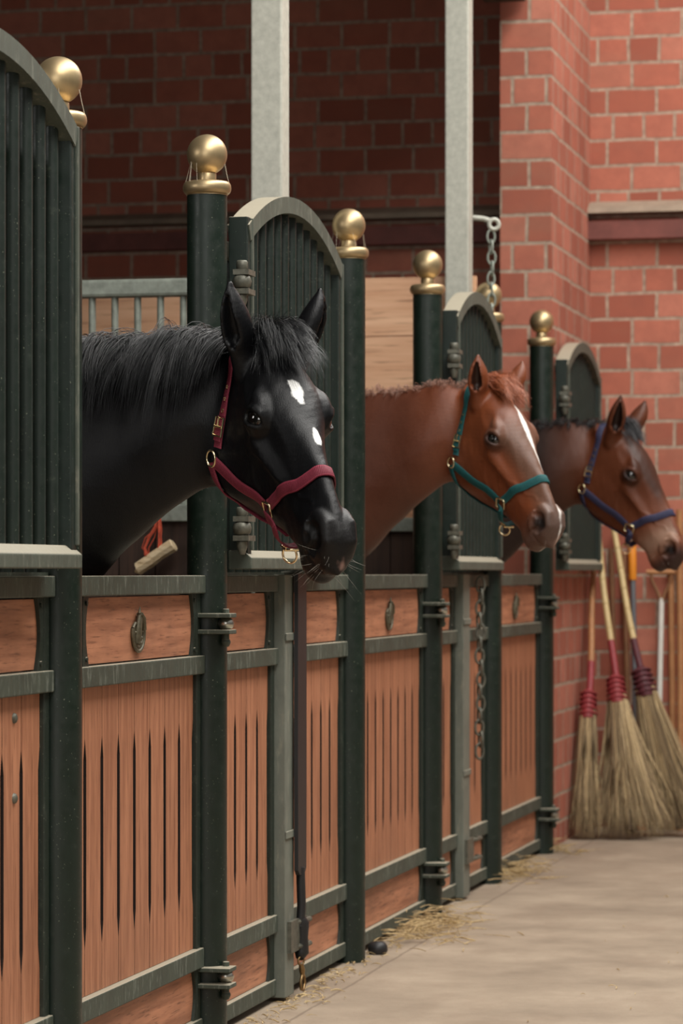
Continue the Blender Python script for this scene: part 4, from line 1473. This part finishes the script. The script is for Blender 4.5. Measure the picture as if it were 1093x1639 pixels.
# ------------------------------------------------------------------ chains, strap, toy, straw
def chain(name, x, y, z0, z1, link, r, label, top=None, wob=.004, rng=random.Random(3)):
    t = thing(name, (x, y, z0), label, 'chain')
    z = z0; i = 0
    while z - link * 1.2 > z1:
        bm = B(); ang = (0.5 if i % 2 else math.pi / 2 + .5) + rng.uniform(-.15, .15)
        c_ = (rng.uniform(-wob, wob), rng.uniform(-wob, wob), z - z0 - link * .6)
        ring_torus(bm, c_, (math.cos(ang), math.sin(ang), 0), link * .36, r, 14, 7, a=(0, 0, 1), sx=1.75)
        obj('link', bm, M['iron'] if top is None else M['galv_dark'], t, smooth=True)
        z -= link * .98; i += 1
    if top: top(t)
    return t


def hook_top(t):
    bm = B(); tube(bm, [(-.07, 0, .05), (-.03, .0, .045), (0, 0, .035)], .010, 8); obj('hook_arm', bm, M['galv'], t, smooth=True)
    bm = B(); ring_torus(bm, (.012, 0, .022), (.3, -1, 0), .019, .0085, 20, 8); obj('eye_ring', bm, M['galv'], t, smooth=True)


chain('hanging_chain', .020, 11.98, 2.545, 2.16, .042, .0048, 'steel chain hanging from a ring on the farther grey column', hook_top)
chain('hanging_chain', .034, 11.655, 1.195, .50, .046, .0052, 'rusty chain hanging beside the bolt bar of the farther panel')

# black strap with a snap hook on the near fixed panel
t = thing('tie_strap', (.034, 8.700, 1.21), 'black hanging tie strap with brass snap hook on the near front panel', 'strap')
bm = B(); tube(bm, [(-.05, 0, .0), (-.005, 0, .006), (.008, 0, .004), (.008, 0, -.012)], .006, 8); obj('hook', bm, M['iron'], t, smooth=True)
bm = B()
pr = [(0, .052), (-.30, .053), (-.55, .054), (-.845, .050), (-.86, .030)]
for (z0, w0), (z1, w1) in zip(pr, pr[1:]):
    v = [bm.verts.new(p) for p in ((0, -w0, z0), (.012, -w0, z0), (.012, w0, z0), (0, w0, z0), (0, -w1, z1), (.012, -w1, z1), (.012, w1, z1), (0, w1, z1))]
    for f_ in ((0, 1, 2, 3), (7, 6, 5, 4), (0, 4, 5, 1), (1, 5, 6, 2), (2, 6, 7, 3), (3, 7, 4, 0)): bm.faces.new([v[i] for i in f_])
obj('webbing', bm, M['black_plastic'], t)
bm = B(); tube(bm, [(.006, 0, -.84), (.008, .006, -.95), (.006, .0, -1.01)], .013, 10); obj('cord', bm, M['black_plastic'], t, smooth=True)
bm = B(); tube(bm, [(.006, 0, -.985), (.008, .01, -1.0), (.008, .012, -1.04), (.006, .014, -1.085), (.004, .0, -1.10)], [.014, .022, .018, .022, .012], 10); obj('knot', bm, M['black_plastic'], t, smooth=True)
bm = B(); ring_torus(bm, (.008, .0, -1.108), (1, -.6, 0), .012, .003, 16, 7)
tube(bm, [(.008, 0, -1.118), (.010, .004, -1.135), (.010, .010, -1.15)], [.007, .009, .006], 10)
tube(bm, [(.010, .010, -1.145), (.010, .030, -1.155), (.010, .036, -1.178), (.010, .018, -1.195), (.010, -.008, -1.188), (.010, -.012, -1.165), (.010, .004, -1.150)], .0045, 8)
obj('snap_hook', bm, simple('aged_brass', lin(150, 122, 84), .4, .9, .2, 40), t, smooth=True)

# chewing log on a red cord inside the near stall
t = thing('chewing_log', (-.622, 9.505, 1.262), 'short pale split log hanging on a red cord under the black horse\'s neck', 'toy')
k = NT('split_log'); f = k.noise(k.coords(scale=(14, 60, 60), rot=(0, math.radians(33), 0)), 1.4, 6, .65)
k.col(k.ramp(f, [(.25, lin(130, 102, 70)), (.42, lin(214, 188, 148)), (.75, lin(240, 222, 188))])); k.set(Roughness=.8); k.bump(f, .8, .006)
bm = B(); d = Vector((math.cos(math.radians(33)), 0, math.sin(math.radians(33))))
tube(bm, [d * -.073 + Vector((0, 0, .004)), d * -.069, d * -.02, d * .02 + Vector((0, 0, .002)), d * .069, d * .073], [.014, .021, .022, .0205, .022, .017], 9)
obj('log', bm, k.m, t)
bm = B(); rr = np.random.default_rng(8)
for i in range(12):
    a = rr.uniform(-.012, .012, 3); b = rr.uniform(-.012, .012, 3)
    pts = [(-.022 + a[0], a[1], .005), (-.034 + b[0] * 1.3, b[1], .030), (-.018 + b[0] * 1.6, a[1], .062), (.006 + a[0], b[1], .095), (.012 + a[0] * .4, a[1] * .3, .14), (.014, .02, .150), (.014, .056, .160)]
    if i % 2: pts = [(.006 + a[0], a[1], .014), (.014 + b[0] * .5, b[1], .045), (.012 + a[0] * .5, b[1], .085), (.010 + a[0] * .4, a[1] * .3, .14), (.014, .02, .150), (.014, .056, .160)]
    tube(bm, pts, .0022, 6)
obj('cord', bm, simple('red_cord', lin(196, 84, 58), .8, 0, .3, 60), t, smooth=True)

# rubber stop under the second door
t = obj('door_stop', lathe(B(), [(.0, 0), (.026, 0), (.032, .012), (.031, .026), (.022, .038), (0, .042)], seg=20), M['black_plastic'], smooth=True)
t.location = (.050, 9.72, 0); tag(t, 'small round black rubber stop on the floor below the chestnut horse\'s door', 'door stop')

k = NT('straw'); f = k.noise(k.coords(), 40, 3, .5)
k.col(k.ramp(f, [(.3, lin(150, 122, 80)), (.7, lin(216, 190, 140))])); k.set(Roughness=.6); M['straw'] = k.m


def straw(cx, cy, sx, sy, n, label, seed, h=.03, lmin=.04, lmax=.16):
    r = np.random.default_rng(seed); P = []
    for i in range(n):
        x, y = cx + abs(r.normal()) * sx, cy + r.normal() * sy
        a = r.uniform(0, 3.14); L = r.uniform(lmin, lmax) * .5; z = abs(r.normal()) * h * max(0, 1 - ((x - cx) / (2.2 * sx)) ** 2) + .003; tl = r.normal() * .12
        P.append([(x + math.cos(a) * L * s, y + math.sin(a) * L * s, max(.002, z + tl * L * s + .004 * (1 - s * s))) for s in (-1, -.3, .3, 1)])
    P = np.array(P); c_ = np.array([cx, cy, 0])
    V, Q = strands(P - c_, .0022 * r.uniform(.5, 1.2, size=n))
    o = np_mesh('straw', V, Q, M['straw'], None, False); o.location = tuple(c_)
    tag(o, label, 'straw', 'straw on the floor', 'stuff')


straw(.03, 10.35, .10, .26, 260, 'loose straw heap below the chestnut horse\'s door', 1)
straw(.02, 12.35, .07, .20, 130, 'loose straw wisps below the dark bay horse\'s door', 2)
straw(.05, 13.42, .05, .06, 40, 'few straws at the foot of the farthest post', 3)
straw(.02, 8.7, .05, .9, 240, 'short straw bits strewn along the foot of the near front panel', 4, .004, .01, .05)
straw(.7, 9.5, .8, 1.6, 60, 'scattered straw bits on the open aisle floor', 5, .0, .008, .03)
